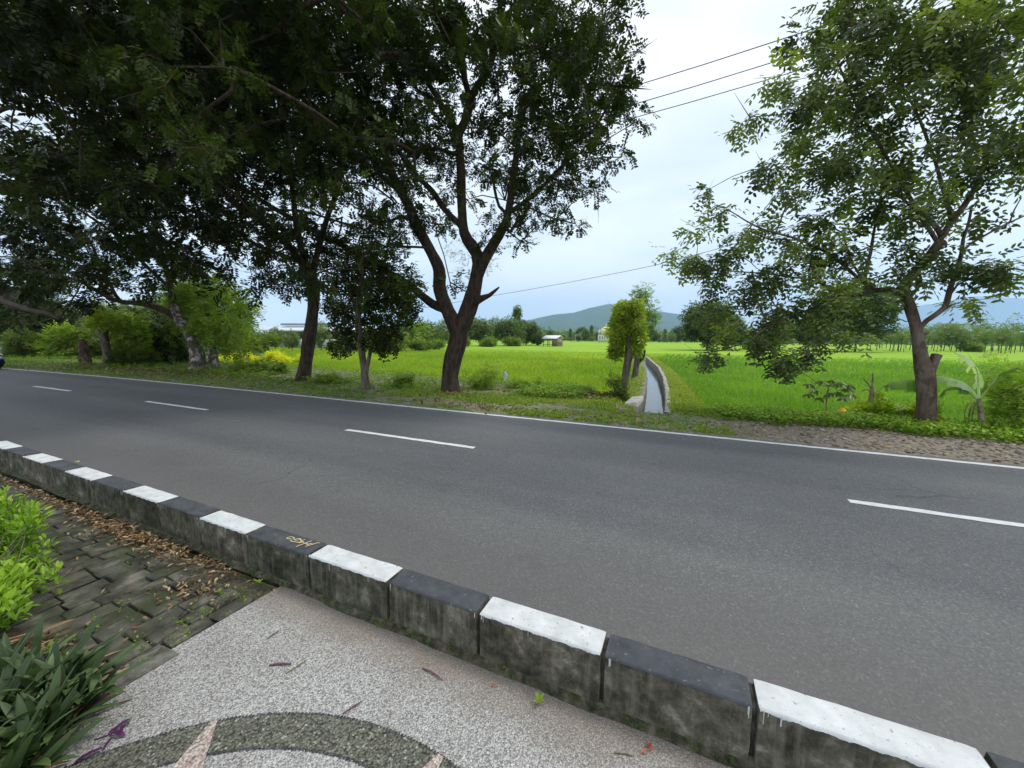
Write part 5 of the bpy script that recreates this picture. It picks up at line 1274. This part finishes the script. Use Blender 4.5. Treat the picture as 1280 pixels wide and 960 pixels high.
# ------------------------------------------------------------------ car at the left edge
def car():
    # front end faces +x; nose at x = 0, far side towards +y
    fx, fy = -32.4, 6.75
    root = empty('parked_car', (fx, fy + 0, 0), 'silver car with dark blue lower front coming in at the left edge', 'car'); root.name = 'car'
    paintm, nt, b = new_mat('silver_paint'); setb(b, .3, .5, .3); nt.links.new(ramp(nt, noise(nt, coords(nt, kind='Position'), 3, 3), [(.3, (.60, .62, .64)), (.7, (.68, .70, .72))]), b.inputs['Base Color'])
    dark = noisy('dark_blue_trim', (.010, .013, .035), (.02, .025, .06), 10, .4, 0); rub = noisy('tyre_rubber', (.012, .012, .012), (.03, .03, .03), 20, .9); met = noisy('alloy', (.45, .45, .47), (.6, .6, .62), 10, .35, 0)
    glass, nt, b = new_mat('dark_glass'); b.inputs['Base Color'].default_value = (.03, .04, .045, 1); setb(b, .05, .6)
    lamp, nt, b = new_mat('headlight_glass'); b.inputs['Base Color'].default_value = (.75, .78, .8, 1); setb(b, .12, .6)
    # side profile (x from nose backwards, z)
    prof = [(0, .28, .55), (.0, .55, .62), (-.10, .74, .72), (-.45, .90, .80), (-1.05, .99, .84), (-1.75, 1.42, .72), (-2.3, 1.52, .68), (-3.4, 1.50, .68), (-4.05, 1.05, .80), (-4.3, .95, .78), (-4.38, .5, .7), (-4.3, .28, .62)]
    hw = .84; rings = []
    for x, z, k in prof:
        w_ = hw * (k + .16) / 1.0
        rings.append([(x - (.12 if abs(x) < .2 else 0), -w_, z), (x, -w_ * .6, z + .02), (x, 0, z + .03), (x, w_ * .6, z + .02), (x - (.12 if abs(x) < .2 else 0), w_, z)])
    V = np.array(rings).reshape(-1, 3); nP = len(prof); i_ = np.arange(nP - 1)[:, None] * 5; j_ = np.arange(4)[None]
    mb = MB(); o3 = np.array([fx, fy, 0])
    mb.add(V + o3, np.stack([i_ + j_, i_ + j_ + 1, i_ + 6 + j_, i_ + 5 + j_], -1).reshape(-1, 4))
    for e_, sgn in ((0, 1), (4, -1)):   # sides: belt down to the sill
        S_ = []; xs_ = np.linspace(-.12, -4.25, 34)
        up_ = [(p_[0], rings[q][e_][1], p_[1]) for q, p_ in enumerate(prof)]
        ux = [-p_[0] for p_ in up_]
        for x in xs_:
            z = np.interp(-x, ux, [u_[2] for u_ in up_]); yw = np.interp(-x, ux, [u_[1] for u_ in up_]); zb = .26
            for cxw in (-.78, -3.5):
                if abs(x - cxw) < .37: zb = max(zb, .30 + math.sqrt(.37 ** 2 - (x - cxw) ** 2))
            yo = math.copysign(.84, yw); S_ += [(x, yw, z), (x, yo, min(z, .80)), (x, yo, min(zb, z)), (x, yo * .9, min(zb, z) - .03)]
        i2 = np.arange(33)[:, None] * 4; j2 = np.arange(3)[None]
        mb.add(np.array(S_) + o3, np.stack([i2 + j2, i2 + j2 + 1, i2 + 5 + j2, i2 + 4 + j2], -1).reshape(-1, 4))
    body = mb.build('body', [paintm], root, smooth=True)
    mb = MB(); mb.add(box_v((fx + .0, fy, .40), (.22, 1.62, .26)), BOXF); mb.add(box_v((fx - .02, fy, .22), (.3, 1.5, .12)), BOXF); mb.build('bumper', dark, root)
    mb = MB()
    for z in (.60, .66): mb.add(box_v((fx + .03, fy, z), (.04, .9, .035)), BOXF)
    mb.build('grille', met, root)
    for s in (-1, 1):
        mb = MB(); lathe(mb, (fx - .02, fy + s * .62, .60), [(0, -.08), (.10, -.07), (.15, 0), (.10, .07), (0, .08)], 14, sq=1.2); mb.build('headlight', lamp, root, smooth=True)
        mb = MB(); mb.add(box_v((fx - 1.35, fy + s * 1.0, 1.0), (.12, .2, .14)), BOXF); mb.build('side_mirror', paintm, root)
        for cxw in (-.78, -3.5):
            wr = empty('wheel', (0, 0, 0), None, None); wr.parent = root; wr.location = (cxw, s * .76, .32)
            mb = MB(); g = np.arange(28) / 28 * 6.283; P_ = [(.20, -.10), (.30, -.10), (.32, -.06), (.32, .06), (.30, .10), (.20, .10)]; V = []
            for r, y in P_: V += [(r * math.cos(a), y, r * math.sin(a)) for a in g]
            i_ = np.arange(5)[:, None] * 28; k = np.arange(28)[None]
            mb.add(np.array(V), np.stack([i_ + k, i_ + (k + 1) % 28, i_ + 28 + (k + 1) % 28, i_ + 28 + k], -1).reshape(-1, 4)); me = mb.mesh('tyre', [rub], True); o = bpy.data.objects.new('tyre', me); COL.objects.link(o); o.parent = wr
            mb = MB(); V = [(0, s * .06, 0)] + [(.2 * math.cos(a), s * .09, .2 * math.sin(a)) for a in g]; mb.addm(V, [], [[0, 1 + k_, 1 + (k_ + 1) % 28] for k_ in range(28)])
            for sp in range(5):
                a = sp * 1.2566; mb.add(box_v((.1 * math.cos(a), s * .095, .1 * math.sin(a)), (.18, .02, .04)) if False else np.array([(r * math.cos(a + d), s * .10, r * math.sin(a + d)) for r, d in ((.02, -.8), (.19, -.12), (.19, .12), (.02, .8))]), [[0, 1, 2, 3]])
            me = mb.mesh('rim', [met]); o = bpy.data.objects.new('rim', me); COL.objects.link(o); o.parent = wr
    # windscreen and side windows, 5 mm proud
    mb = MB(); mb.add(np.array([(-1.10, -.70, 1.01), (-1.10, .70, 1.01), (-1.70, .60, 1.40), (-1.70, -.60, 1.40)]) + o3 + [.02, 0, .05], [[0, 1, 2, 3]]); mb.build('windscreen', glass, root)
    for s in (-1, 1):
        for x0, x1 in ((-1.45, -2.35), (-2.42, -3.35)):
            mb = MB(); mb.add(np.array([(x0, s * .855, .92), (x1, s * .855, .92), (x1 + .03, s * .79, 1.36), (x0 - .28 if x0 > -2 else x0, s * .79, 1.36)]) + o3, [[0, 1, 2, 3]]); mb.build('side_window', glass, root)
car()

# ------------------------------------------------------------------ overhead wires
wm_ = noisy('cable', (.04, .025, .025), (.09, .06, .06), 5, .6, 0)
def wire(pts_, r, label):
    P, R = smooth_path(pts_, [r] * len(pts_), 1.5); mb = MB(); tube(mb, P, R, 5, cap=False); o = mb.build('power_line', wm_, smooth=True, origin=tuple(pts_[0])); tag(o, label, 'power line', 'overhead wires')
for (a, b_, lab) in (((785, 110), (1005, 40), 'top one of the three parallel overhead wires'), ((770, 137), (985, 72), 'middle one of the three parallel overhead wires'), ((768, 154), (965, 98), 'lowest of the three parallel overhead wires')):
    A = np.array(at(*a, y=14.5 if a[0] == 785 else (15.6 if a[0] == 770 else 16.6))); zz = A[2]
    d_ = ray(*b_); t_ = (zz + .06 - CAMZ) / d_.z; B = np.array(Vector((0, 0, CAMZ)) + d_ * t_)
    D = (B - A); D2 = unit(D) ; D2[2] = 0
    wire([A - D2 * 34 + [0, 0, .9], A - D2 * 14 + [0, 0, .22], A, (A + B) / 2 - [0, 0, .02], B, B + D2 * 12 + [0, 0, .5], B + D2 * 26 + [0, 0, 1.4]], .014, lab)
lw = [np.array(at(px, py, y=yy)) for px, py, yy in [(430, 397, 26), (510, 388, 25), (600, 372.5, 24), (700, 355, 23), (817, 332, 22), (890, 313, 21.5), (969, 290.5, 21), (1060, 262, 20.5), (1200, 215, 20)]]
wire(lw, .012, 'single sagging wire below the others, from forked tree to the right')

# ------------------------------------------------------------------ mid distance
def far_proto(seed, Hh, W, trunk_h, mat, n=70, card=.35, per=16, bark='bark_grey', crown_z=None, tint=.5, shape='round'):
    r = np.random.default_rng(seed); root = empty('tree', (0, 0, 0), None, None)
    P, R = smooth_path([np.array([0, 0, -.2]), np.array([r.normal(0, .1), r.normal(0, .1), trunk_h]), np.array([r.normal(0, .2), r.normal(0, .2), Hh * .75])], [Hh * .010 + .03, Hh * .007 + .025, .025], .6)
    mb = MB(); tube(mb, P, R, 6, wob=.1)
    C = []
    for _ in range(n):
        d = unit(r.normal(size=3)); q = r.uniform(.25, 1) ** .5
        if shape == 'cone':
            t = r.uniform(0, 1); C.append([(1 - t) * W * .5 * r.normal(0, .5), (1 - t) * W * .5 * r.normal(0, .5), trunk_h + t * (Hh - trunk_h)])
        else: C.append([d[0] * q * W * .42, d[1] * q * W * .42, trunk_h + (Hh - trunk_h) * (.5 + .45 * d[2] * q)])
    C = np.array(C)
    for c in C[::6]: P2, R2 = smooth_path([np.array([0, 0, trunk_h * .9]), c * [.6, .6, .5] + [0, 0, trunk_h * .5], c], [.05 + Hh * .006, .04, .02], .8); tube(mb, P2, R2, 4)
    mb.build('trunk', M[bark], root, smooth=True)
    crown_obj(root, mat, lambda m2: sprigs(m2, C, max(.4, W * .13), per, 2, card, card * .5, card * 1.6, .3, tint, .25, .1)); return root
def palm_proto(seed, Hh=7.5):
    r = np.random.default_rng(seed); root = empty('palm_tree', (0, 0, 0), None, None); mb = MB()
    P, R = smooth_path([np.array([0, 0, -.2]), np.array([.2, 0, Hh * .5]), np.array([.1, .1, Hh])], [.2, .14, .12], .6); tube(mb, P, R, 6); mb.build('trunk', M['bark_grey'], root, smooth=True)
    def fn(m2):
        for k in range(18):
            az = r.uniform(0, 6.28); el = r.uniform(-.2, 1.0); d = np.array([math.cos(az) * math.cos(el), math.sin(az) * math.cos(el), math.sin(el)]); L_ = 2.4
            t = np.linspace(.05, 1, 12)[:, None]; Q = np.array([.1, .1, Hh]) + d * L_ * t + np.array([0, 0, -1.0]) * L_ * t * t * .6
            T = unit(np.gradient(Q, axis=0)); S = unit(np.cross(T, [0, 0, 1.0]))
            for s in (-1, 1): leaves(m2, Q, T * .6 + S * s - [0, 0, .5], np.repeat([[0, 0, 1.0]], 12, 0), .65, .10, .5)
    crown_obj(root, 'leaf_far', fn); return root
def copy_tree(o, loc, rz, s, label, cat, group=None, sz=None):
    c = o.copy(); COL.objects.link(c); c.location = loc; c.rotation_euler.z = rz; c.scale = (s, s, sz or s); tag(c, label, cat, group)
    for ch in o.children:
        d = ch.copy(); COL.objects.link(d); d.parent = c
    return c
protos = {'round': far_proto(1, 6, 6, 1.6, 'leaf_dark', 70, .38, 22, tint=.85), 'round2': far_proto(2, 7, 6.5, 1.4, 'leaf_far', 80, .40, 22, tint=.4), 'loose': far_proto(3, 7.5, 6, 1.0, 'leaf_far', 60, .36, 18, tint=.7),
          'young': far_proto(4, 4.2, 2.4, 1.7, 'leaf_far', 20, .28, 9, tint=.6), 'young2': far_proto(5, 5.0, 2.2, 2.0, 'leaf_far', 16, .26, 8, tint=.75), 'cone': far_proto(6, 9, 5.5, 1.0, 'leaf_far', 70, .36, 18, tint=.45, shape='cone'),
          'dark': far_proto(7, 6, 6, 1.2, 'leaf_dark', 90, .30, 34, tint=.75), 'palm': palm_proto(8), 'bushy': far_proto(9, 3.0, 5.0, .2, 'leaf_bush', 50, .32, 22, tint=.6)}
used = set()
def put(kind, px, z0, Y, top_py, label, cat='tree', group=None, rz=None):
    """stand one tree at distance Y along its bearing, as tall as it looks"""
    base = at(px, 430, y=Y); base.z = z0
    dep = (base - Vector((0, 0, CAMZ))).dot(FWD)
    top = at(px, top_py, d=dep); Hh = {'round': 6, 'round2': 7, 'loose': 7.5, 'young': 4.2, 'young2': 5, 'cone': 9, 'dark': 6, 'palm': 8.3, 'bushy': 3.0}[kind]
    s = (top.z - z0) / Hh; rz = random.uniform(0, 6.28) if rz is None else rz
    if kind not in used:
        used.add(kind); o = protos[kind]; o.location = base; o.rotation_euler.z = rz; o.scale = (s, s, s); tag(o, label, cat, group); return o
    return copy_tree(protos[kind], base, rz, s, label, cat, group)
G = -.38
put('dark', 884, G, 80, 376, 'dense round dark green tree standing alone behind the right paddy')
put('dark', 908, G, 84, 394, 'second dense dark tree close right of the lone round one, half hidden by leaves')
put('loose', 1045, G, 90, 352, 'tall pale-trunked tree at the far side of the right paddy, left of a pair')
put('round2', 1070, G, 92, 350, 'tall tree at the far side of the right paddy, right of a pair')
put('round', 1010, G, 92, 388, 'mid-green tree behind the hanging leaves of the crooked tree')
put('bushy', 950, G, 95, 410, 'low bushy tree seen under the arm of the crooked tree', 'bush')
put('loose', 975, G, 97, 392, 'loose light-green tree left of the mid-green one across the right paddy')
# left tree belt behind the left paddy
belt = [(515, 60, 400, 'bushy', 'pale low bush nearest the slim tree in the left belt'), (535, 66, 402, 'round2', 'rounded green tree seen left of the forked trunk'), (556, 74, 398, 'loose', 'light tree directly behind the forked trunk'), (585, 78, 392, 'loose', 'light feathery tree right behind the forked trunk'),
        (600, 80, 398, 'round2', 'rounded tree between feathery tree and tall pine-shaped one'), (618, 86, 396, 'loose', 'feathery pale tree just left of the pine-shaped one'), (634, 88, 397, 'round2', 'broad tree below left of the pine-shaped top'), (646, 92, 386, 'cone', 'tall pine-shaped tree rising above the left belt'),
        (657, 98, 401, 'dark', 'dark tree at the right end of the left belt'), (664, 104, 405, 'round', 'small dark tree last in the left belt before the mountain'), (545, 56, 424, 'bushy', 'bright bushes in front of the left belt by the forked trunk'), (525, 50, 422, 'bushy', 'bright bush left of the forked trunk at the paddy end'),
        (490, 46, 408, 'bushy', 'bushy growth behind the slim tree'), (440, 44, 418, 'bushy', 'low bright bush between leaning and slim trunks'), (470, 50, 415, 'loose', 'pale shrub row behind the slim trunk'), (575, 66, 420, 'bushy', 'low bushes under the feathery tree'), (610, 74, 420, 'bushy', 'low dark bushes under the broad tree'), (640, 84, 420, 'bushy', 'low bushes below the pine-shaped tree')]
for px, Y, tp, kd, lb in belt: put(kd, px, G, Y, tp, lb, 'bush' if kd == 'bushy' else 'tree', 'trees behind the left paddy')
put('dark', 672, G, 95, 417, 'small round dark bush beside the field hut', 'bush')
# behind the yellow shrubs, before the shed
for k, (px, Y, tp, kd, lb) in enumerate([(325, 34, 414, 'bushy', 'bushy hedge tree left in front of the white shed'), (345, 38, 408, 'loose', 'thin pale tree in front of the shed'), (365, 36, 412, 'loose', 'bright green sapling in front of the shed wall'), (400, 40, 400, 'loose', 'grey-green tree just right of the leaning trunk'), (300, 36, 402, 'round2', 'green tree behind the feathery tree at its right'),
        (420, 42, 425, 'bushy', 'low bush right of the leaning trunk beyond the paddy'), (285, 32, 405, 'round2', 'green tree behind the feathery tree'), (240, 26, 378, 'loose', 'pale green tree behind the pale-patched trunk'), (200, 26, 392, 'round', 'dark tree behind the arching limbs'),
        (160, 24, 384, 'loose', 'pale tree behind the lime shrub'), (110, 24, 388, 'loose', 'light tree behind the broken stump'), (75, 24, 392, 'round2', 'green tree behind the bright shrub on the far left'), (40, 22, 396, 'round', 'dark tree behind the far-left bush'), (10, 22, 398, 'round2', 'green tree behind the thick pale-brown trunk'), (175, 30, 395, 'palm', 'small palm half hidden behind the lime shrub'), (260, 34, 398, 'loose', 'feathery light tree between two trunks on the left'), (135, 32, 398, 'round2', 'green tree far behind the pollarded trunk'), (0, 30, 385, 'loose', 'tall pale tree at the very left edge'), (60, 25, 376, 'round2', 'full green tree between the hanging bough and the bright shrub'), (95, 27, 380, 'loose', 'light green tree just above the broken stump'), (125, 30, 374, 'loose', 'tall light tree above the pollarded trunk'), (150, 26, 378, 'round2', 'full green tree above the lime shrub'), (180, 28, 372, 'loose', 'tall loose tree below the arching dark limbs'), (215, 30, 370, 'round2', 'tree crown filling the gap left of the pale-patched trunk'), (300, 40, 392, 'loose', 'pale tree right behind the feathery tree')]):
    put(kd, px, G + .2, Y, tp, lb, 'tree')
# far rows on the right
r = random.Random(4); names_r = 'thin young tree in the planted rows beyond the right paddy'
for k in range(40):
    px = 1085 + k * 5.3 + r.uniform(-2, 2); put(r.choice(['young', 'young2']), px, G, r.uniform(100, 150), r.uniform(404, 416), names_r, 'tree', 'young trees in far rows at the right')
for px, tp, Y, lb in ((1222, 394, 150, 'tall slender tree standing clear of the far right rows'), (1232, 400, 160, 'slender tree next to the tallest of the far right rows'), (1262, 393, 150, 'tall pale tree of the far right rows near the picture edge')): put('young2', px, G, Y, tp, lb)
for k, px in enumerate([1176, 1186, 1194, 1202]): put('palm', px, G, 210 + 8 * k, 402, 'distant palm in the small clump against the blue hills', 'palm', 'palms before the far hills')
put('round', 1188, G, 200, 408, 'distant rounded tree under the palms')
put('bushy', 1214, G, 112, 427, 'dark low heap of banana leaves out in the right paddy', 'bush')
# stakes beside the young trees
sk = MB(); sk.add(box_v((0, 0, .8), (.07, .07, 1.8)), BOXF); sme = sk.mesh('stake', [M['bark_grey']])
for k, px in enumerate([1116, 1124, 1131, 1150, 1172, 1240, 1250, 1258, 1270]):
    b0 = at(px, 430, y=95 + k); b0.z = G; o = bpy.data.objects.new('stake', sme); COL.objects.link(o); o.location = b0; o.rotation_euler = (r.uniform(-.1, .1), r.uniform(-.12, .12), 0); tag(o, 'thin wooden stake at the front of the far right tree rows', 'stake', 'stakes of the far right rows')
# low trees along the horizon between the belts: things near the mosque, then one far wood
for k, px in enumerate(np.arange(690, 870, 7.0)):
    put(r.choice(['round', 'round2', 'loose', 'cone']), float(px + r.uniform(-2, 2)), G, r.uniform(210, 300), r.uniform(411, 419), 'distant tree in the row below the mountain, beyond the paddies', 'tree', 'trees in the row below the mountain')
for px, tp, lb in ((727, 409, 'taller distant tree left of the mosque'), (739, 408, 'dark spiky distant tree just left of the dome'), (809, 407, 'distant tree crown rising right of the ivy trunks'), (846, 409, 'rounded distant tree left of the lone dark tree')): put('dark' if px != 739 else 'cone', px, G, 260, tp, lb)
fw = MB(); rr = np.random.default_rng(9)
az = rr.uniform(-1.25, 1.0, 2300); dist = rr.uniform(300, 520, 2300); hx = dist * np.tan(np.clip(az, -1.22, .95))
C = np.c_[hx, dist, G + rr.uniform(.5, 1, 2300) * (5.0 + 3.0 * vnoise(hx, dist, .02, 3))]
sprigs(fw, C, 2.8, 7, 1, 3.0, 1.9, 2.5, .2, .45, .3, .1)
tag(fw.build('distant_wood', M['leaf_far']), 'continuous belt of woodland closing the plain below the hills', 'wood', kind='stuff')

# field hut -----------------------------------------------------------
hd = 92; hb = at(691, 430, y=hd); hb.z = G; hut = empty('field_hut', hb, 'small open field hut with a white sheet roof in the middle of the left paddy', 'hut', rz=-.30)
wht = noisy('white_roof_sheet', (.66, .67, .68), (.82, .82, .82), 3, .5, .1); wood = noisy('hut_wood', (.10, .08, .06), (.22, .18, .14), 4)
def lbox(name, root, c, s, mat, rot=None):
    mb = MB(); mb.add(box_v((0, 0, 0), s), BOXF); me = mb.mesh(name, [mat]); o = bpy.data.objects.new(name, me); COL.objects.link(o); o.parent = root; o.location = c
    if rot: o.rotation_euler = rot
    return o
lbox('roof', hut, (0, -.75, 2.55), (4.6, 2.0, .06), wht, (.42, 0, 0)); lbox('roof', hut, (0, .85, 2.6), (4.6, 1.7, .06), wht, (-.5, 0, 0))
for x in (-2.0, -.7, .7, 2.0):
    for y in (-1.2, 1.2): lbox('post', hut, (x, y, 1.1), (.12, .12, 2.3), wood)
lbox('platform', hut, (0, 0, .75), (4.2, 2.5, .1), wood); lbox('wall_panel', hut, (1.35, 0, 1.45), (1.5, 2.2, 1.3), noisy('hut_panel', (.22, .17, .13), (.36, .3, .24), 4)); lbox('red_base', hut, (1.35, 0, .35), (1.6, 2.3, .7), noisy('dull_red_board', (.22, .09, .07), (.3, .14, .1), 4))
# mosque --------------------------------------------------------------
md = 205; mb_ = at(757, 430, y=md); mb_.z = G; dep = (mb_ - Vector((0, 0, CAMZ))).dot(FWD); u = dep / 481
mq = empty('mosque', mb_, 'white mosque with a pale gold onion dome beyond the paddies', 'mosque')
cream = noisy('cream_wall', (.60, .60, .56), (.74, .73, .68), 1.5, .8, .1); gold = noisy('pale_gold_dome', (.66, .60, .26), (.80, .74, .38), 1.2, .45, .1); roofm = noisy('grey_roof', (.24, .27, .30), (.36, .38, .4), 2)
def llathe(name, root, c, prof, mat, n=24):
    mb = MB(); lathe(mb, (0, 0, 0), prof, n); me = mb.mesh(name, [mat], True); o = bpy.data.objects.new(name, me); COL.objects.link(o); o.parent = root; o.location = c; return o
z1 = 12.5 * u   # height of the wall top
lbox('wall', mq, (0, 0, 6 * u / 1), (17 * u, 14 * u, 9 * u), cream); lbox('roof', mq, (0, 0, 10.7 * u), (18.5 * u, 15 * u, .5 * u), roofm)
lbox('upper_wall', mq, (0, 0, 12.2 * u), (11 * u, 10 * u, 2.6 * u), cream)
for x in (-6, -3, 0, 3, 6): lbox('window', mq, (x * u, -7.05 * u, 7 * u), (1.1 * u, .12 * u, 3.2 * u), noisy('dark_opening', (.03, .035, .04), (.06, .065, .07), 3))
dm = llathe('dome', mq, (0, 0, 13.4 * u), [(6.6 * u, 0), (7.0 * u, 1.2 * u), (6.8 * u, 2.6 * u), (5.8 * u, 4.2 * u), (4.0 * u, 5.6 * u), (2.2 * u, 6.7 * u), (.9 * u, 7.9 * u), (.35 * u, 9.2 * u), (0, 11.5 * u)], gold)
for x in (-7.6, 7.6): llathe('minaret', mq, (x * u, -5 * u, 0), [(.9 * u, 0), (.8 * u, 13 * u), (1.3 * u, 13.3 * u), (1.1 * u, 14.2 * u), (.7 * u, 15.4 * u), (0, 17 * u)], cream, 12)
hs2 = at(722, 430, y=230); hs2.z = G; hh = empty('house', hs2, 'tiny white-gabled house left of the mosque', 'house'); lbox('wall', hh, (0, 0, 2), (2.6, 3, 4), cream); lbox('roof', hh, (0, 0, 4.3), (3.2, 3.6, .6), roofm)
# long shed behind the left trees --------------------------------------
sb = at(392, 432, y=52); sb.z = G; sh = empty('long_shed', sb, 'long white-roofed open shed behind the trees on the left', 'shed', rz=.12)
sd_ = (sb - Vector((0, 0, CAMZ))).dot(FWD) / 481
corr = noisy('galvanised_roof', (.60, .64, .68), (.76, .79, .82), 2, .45, .1)
lbox('roof', sh, (-1, -1.9, 3.6), (26, 4.2, .12), corr, (.20, 0, 0)); lbox('roof', sh, (-1, 2.1, 3.55), (26, 4.0, .12), corr, (-.22, 0, 0)); lbox('ridge_vent', sh, (0, 0, 4.45), (14, 1.4, .35), roofm)
lbox('wall', sh, (-1, -3.2, .9), (25, .15, 1.7), noisy('white_wash', (.5, .5, .48), (.66, .66, .63), 2)); lbox('back_wall', sh, (-1, 3.4, 1.6), (25, .15, 3.0), noisy('shed_shade', (.10, .11, .12), (.2, .21, .22), 2))
for k in range(11): lbox('post', sh, (-13 + k * 2.5, -3.45, 1.5), (.18, .18, 3.2), noisy('grey_post', (.2, .2, .2), (.3, .3, .3), 3) if k == 0 else bpy.data.materials['grey_post'])

# ------------------------------------------------------------------ hills
def hill(name, label, ridge, dist, depth, cols, seed, rough=1.0, foot=True):
    """a solid range: crest follows the ridge seen, slopes fall towards and away from us"""
    px = np.linspace(ridge[0][0], ridge[-1][0], 170); py = np.interp(px, [q[0] for q in ridge], [q[1] for q in ridge])
    V = []; m_ = 34
    for k in range(len(px)):
        c = at(px[k], py[k], d=dist); d = Vector((c.x, c.y, 0)).normalized()
        for j in range(m_):
            t = -1 + 2 * j / (m_ - 1); f = max(0, 1 - abs(t)) ** .9
            q = Vector((c.x, c.y, 0)) + d * t * depth
            h = (c.z + 15) * f - 15
            nz = vnoise(q.x / dist, q.y / dist, 26, seed) * .5 + vnoise(q.x / dist, q.y / dist, 70, seed + 1) * .28 + vnoise(q.x / dist, q.y / dist, 160, seed + 2) * .14
            h += float(nz) * c.z * .30 * rough * (1 - f) * min(1, f * 4) + float(nz) * c.z * .03 * min(1, f * 3)
            V.append((q.x, q.y, h))
    n = len(px); i_ = np.arange(n - 1)[:, None] * m_; j_ = np.arange(m_ - 1)[None]
    mb = MB(); mb.add(V, np.stack([i_ + j_, i_ + m_ + j_, i_ + m_ + j_ + 1, i_ + j_ + 1], -1).reshape(-1, 4))
    mt, nt, b = new_mat(name + '_forest'); setb(b, 1, 0); pv = coords(nt, (1, 1, 1), 'Position')
    nt.links.new(ramp(nt, noise(nt, pv, 25 / dist, 10, .7), [(.3, cols[0]), (.7, cols[1])]), b.inputs['Base Color'])
    return tag(mb.build(name, mt, smooth=True), label, kind='structure')
hill('mountain', 'forested mountain with a gentle peak behind the mosque', [(560, 424), (610, 414), (640, 405), (660, 400), (690, 393), (718, 390), (738, 384), (762, 379), (775, 382), (790, 382), (806, 387), (830, 389), (860, 394), (900, 402), (950, 412), (1000, 422)], 4200, 1500, ((.016, .030, .022), (.055, .085, .050)), 3)
hill('far_hills', 'far blue hill range at the right edge of the plain', [(930, 428), (1000, 408), (1050, 390), (1085, 382), (1110, 384), (1135, 383), (1160, 379), (1180, 377), (1200, 371), (1222, 369), (1245, 370.5), (1280, 372), (1340, 376), (1420, 395)], 6500, 2000, ((.02, .035, .04), (.05, .075, .07)), 13, .6)  # bluish base colours: part of the distance haze is painted into the slopes

# ------------------------------------------------------------------ the air between
hz = MB(); hz.add(box_v((600, 4000, 411), (14000, 9200, 826)), BOXF)
mt = bpy.data.materials.new('haze_air'); mt.use_nodes = True; nt = mt.node_tree
for n_ in list(nt.nodes):
    if n_.type != 'OUTPUT_MATERIAL': nt.nodes.remove(n_)
pvn = nt.nodes.new('ShaderNodeVolumePrincipled'); pvn.inputs['Color'].default_value = (.50, .70, 1, 1); pvn.inputs['Density'].default_value = 1.6e-4; pvn.inputs['Anisotropy'].default_value = .2
nt.links.new(pvn.outputs[0], [n_ for n_ in nt.nodes if n_.type == 'OUTPUT_MATERIAL'][0].inputs['Volume'])
hzo = hz.build('haze', mt); tag(hzo, 'thin pale air between here and the hills', kind='stuff')
SC.cycles.max_bounces = 6; SC.cycles.diffuse_bounces = 3; SC.cycles.transmission_bounces = 3; SC.cycles.volume_bounces = 1; SC.cycles.transparent_max_bounces = 4
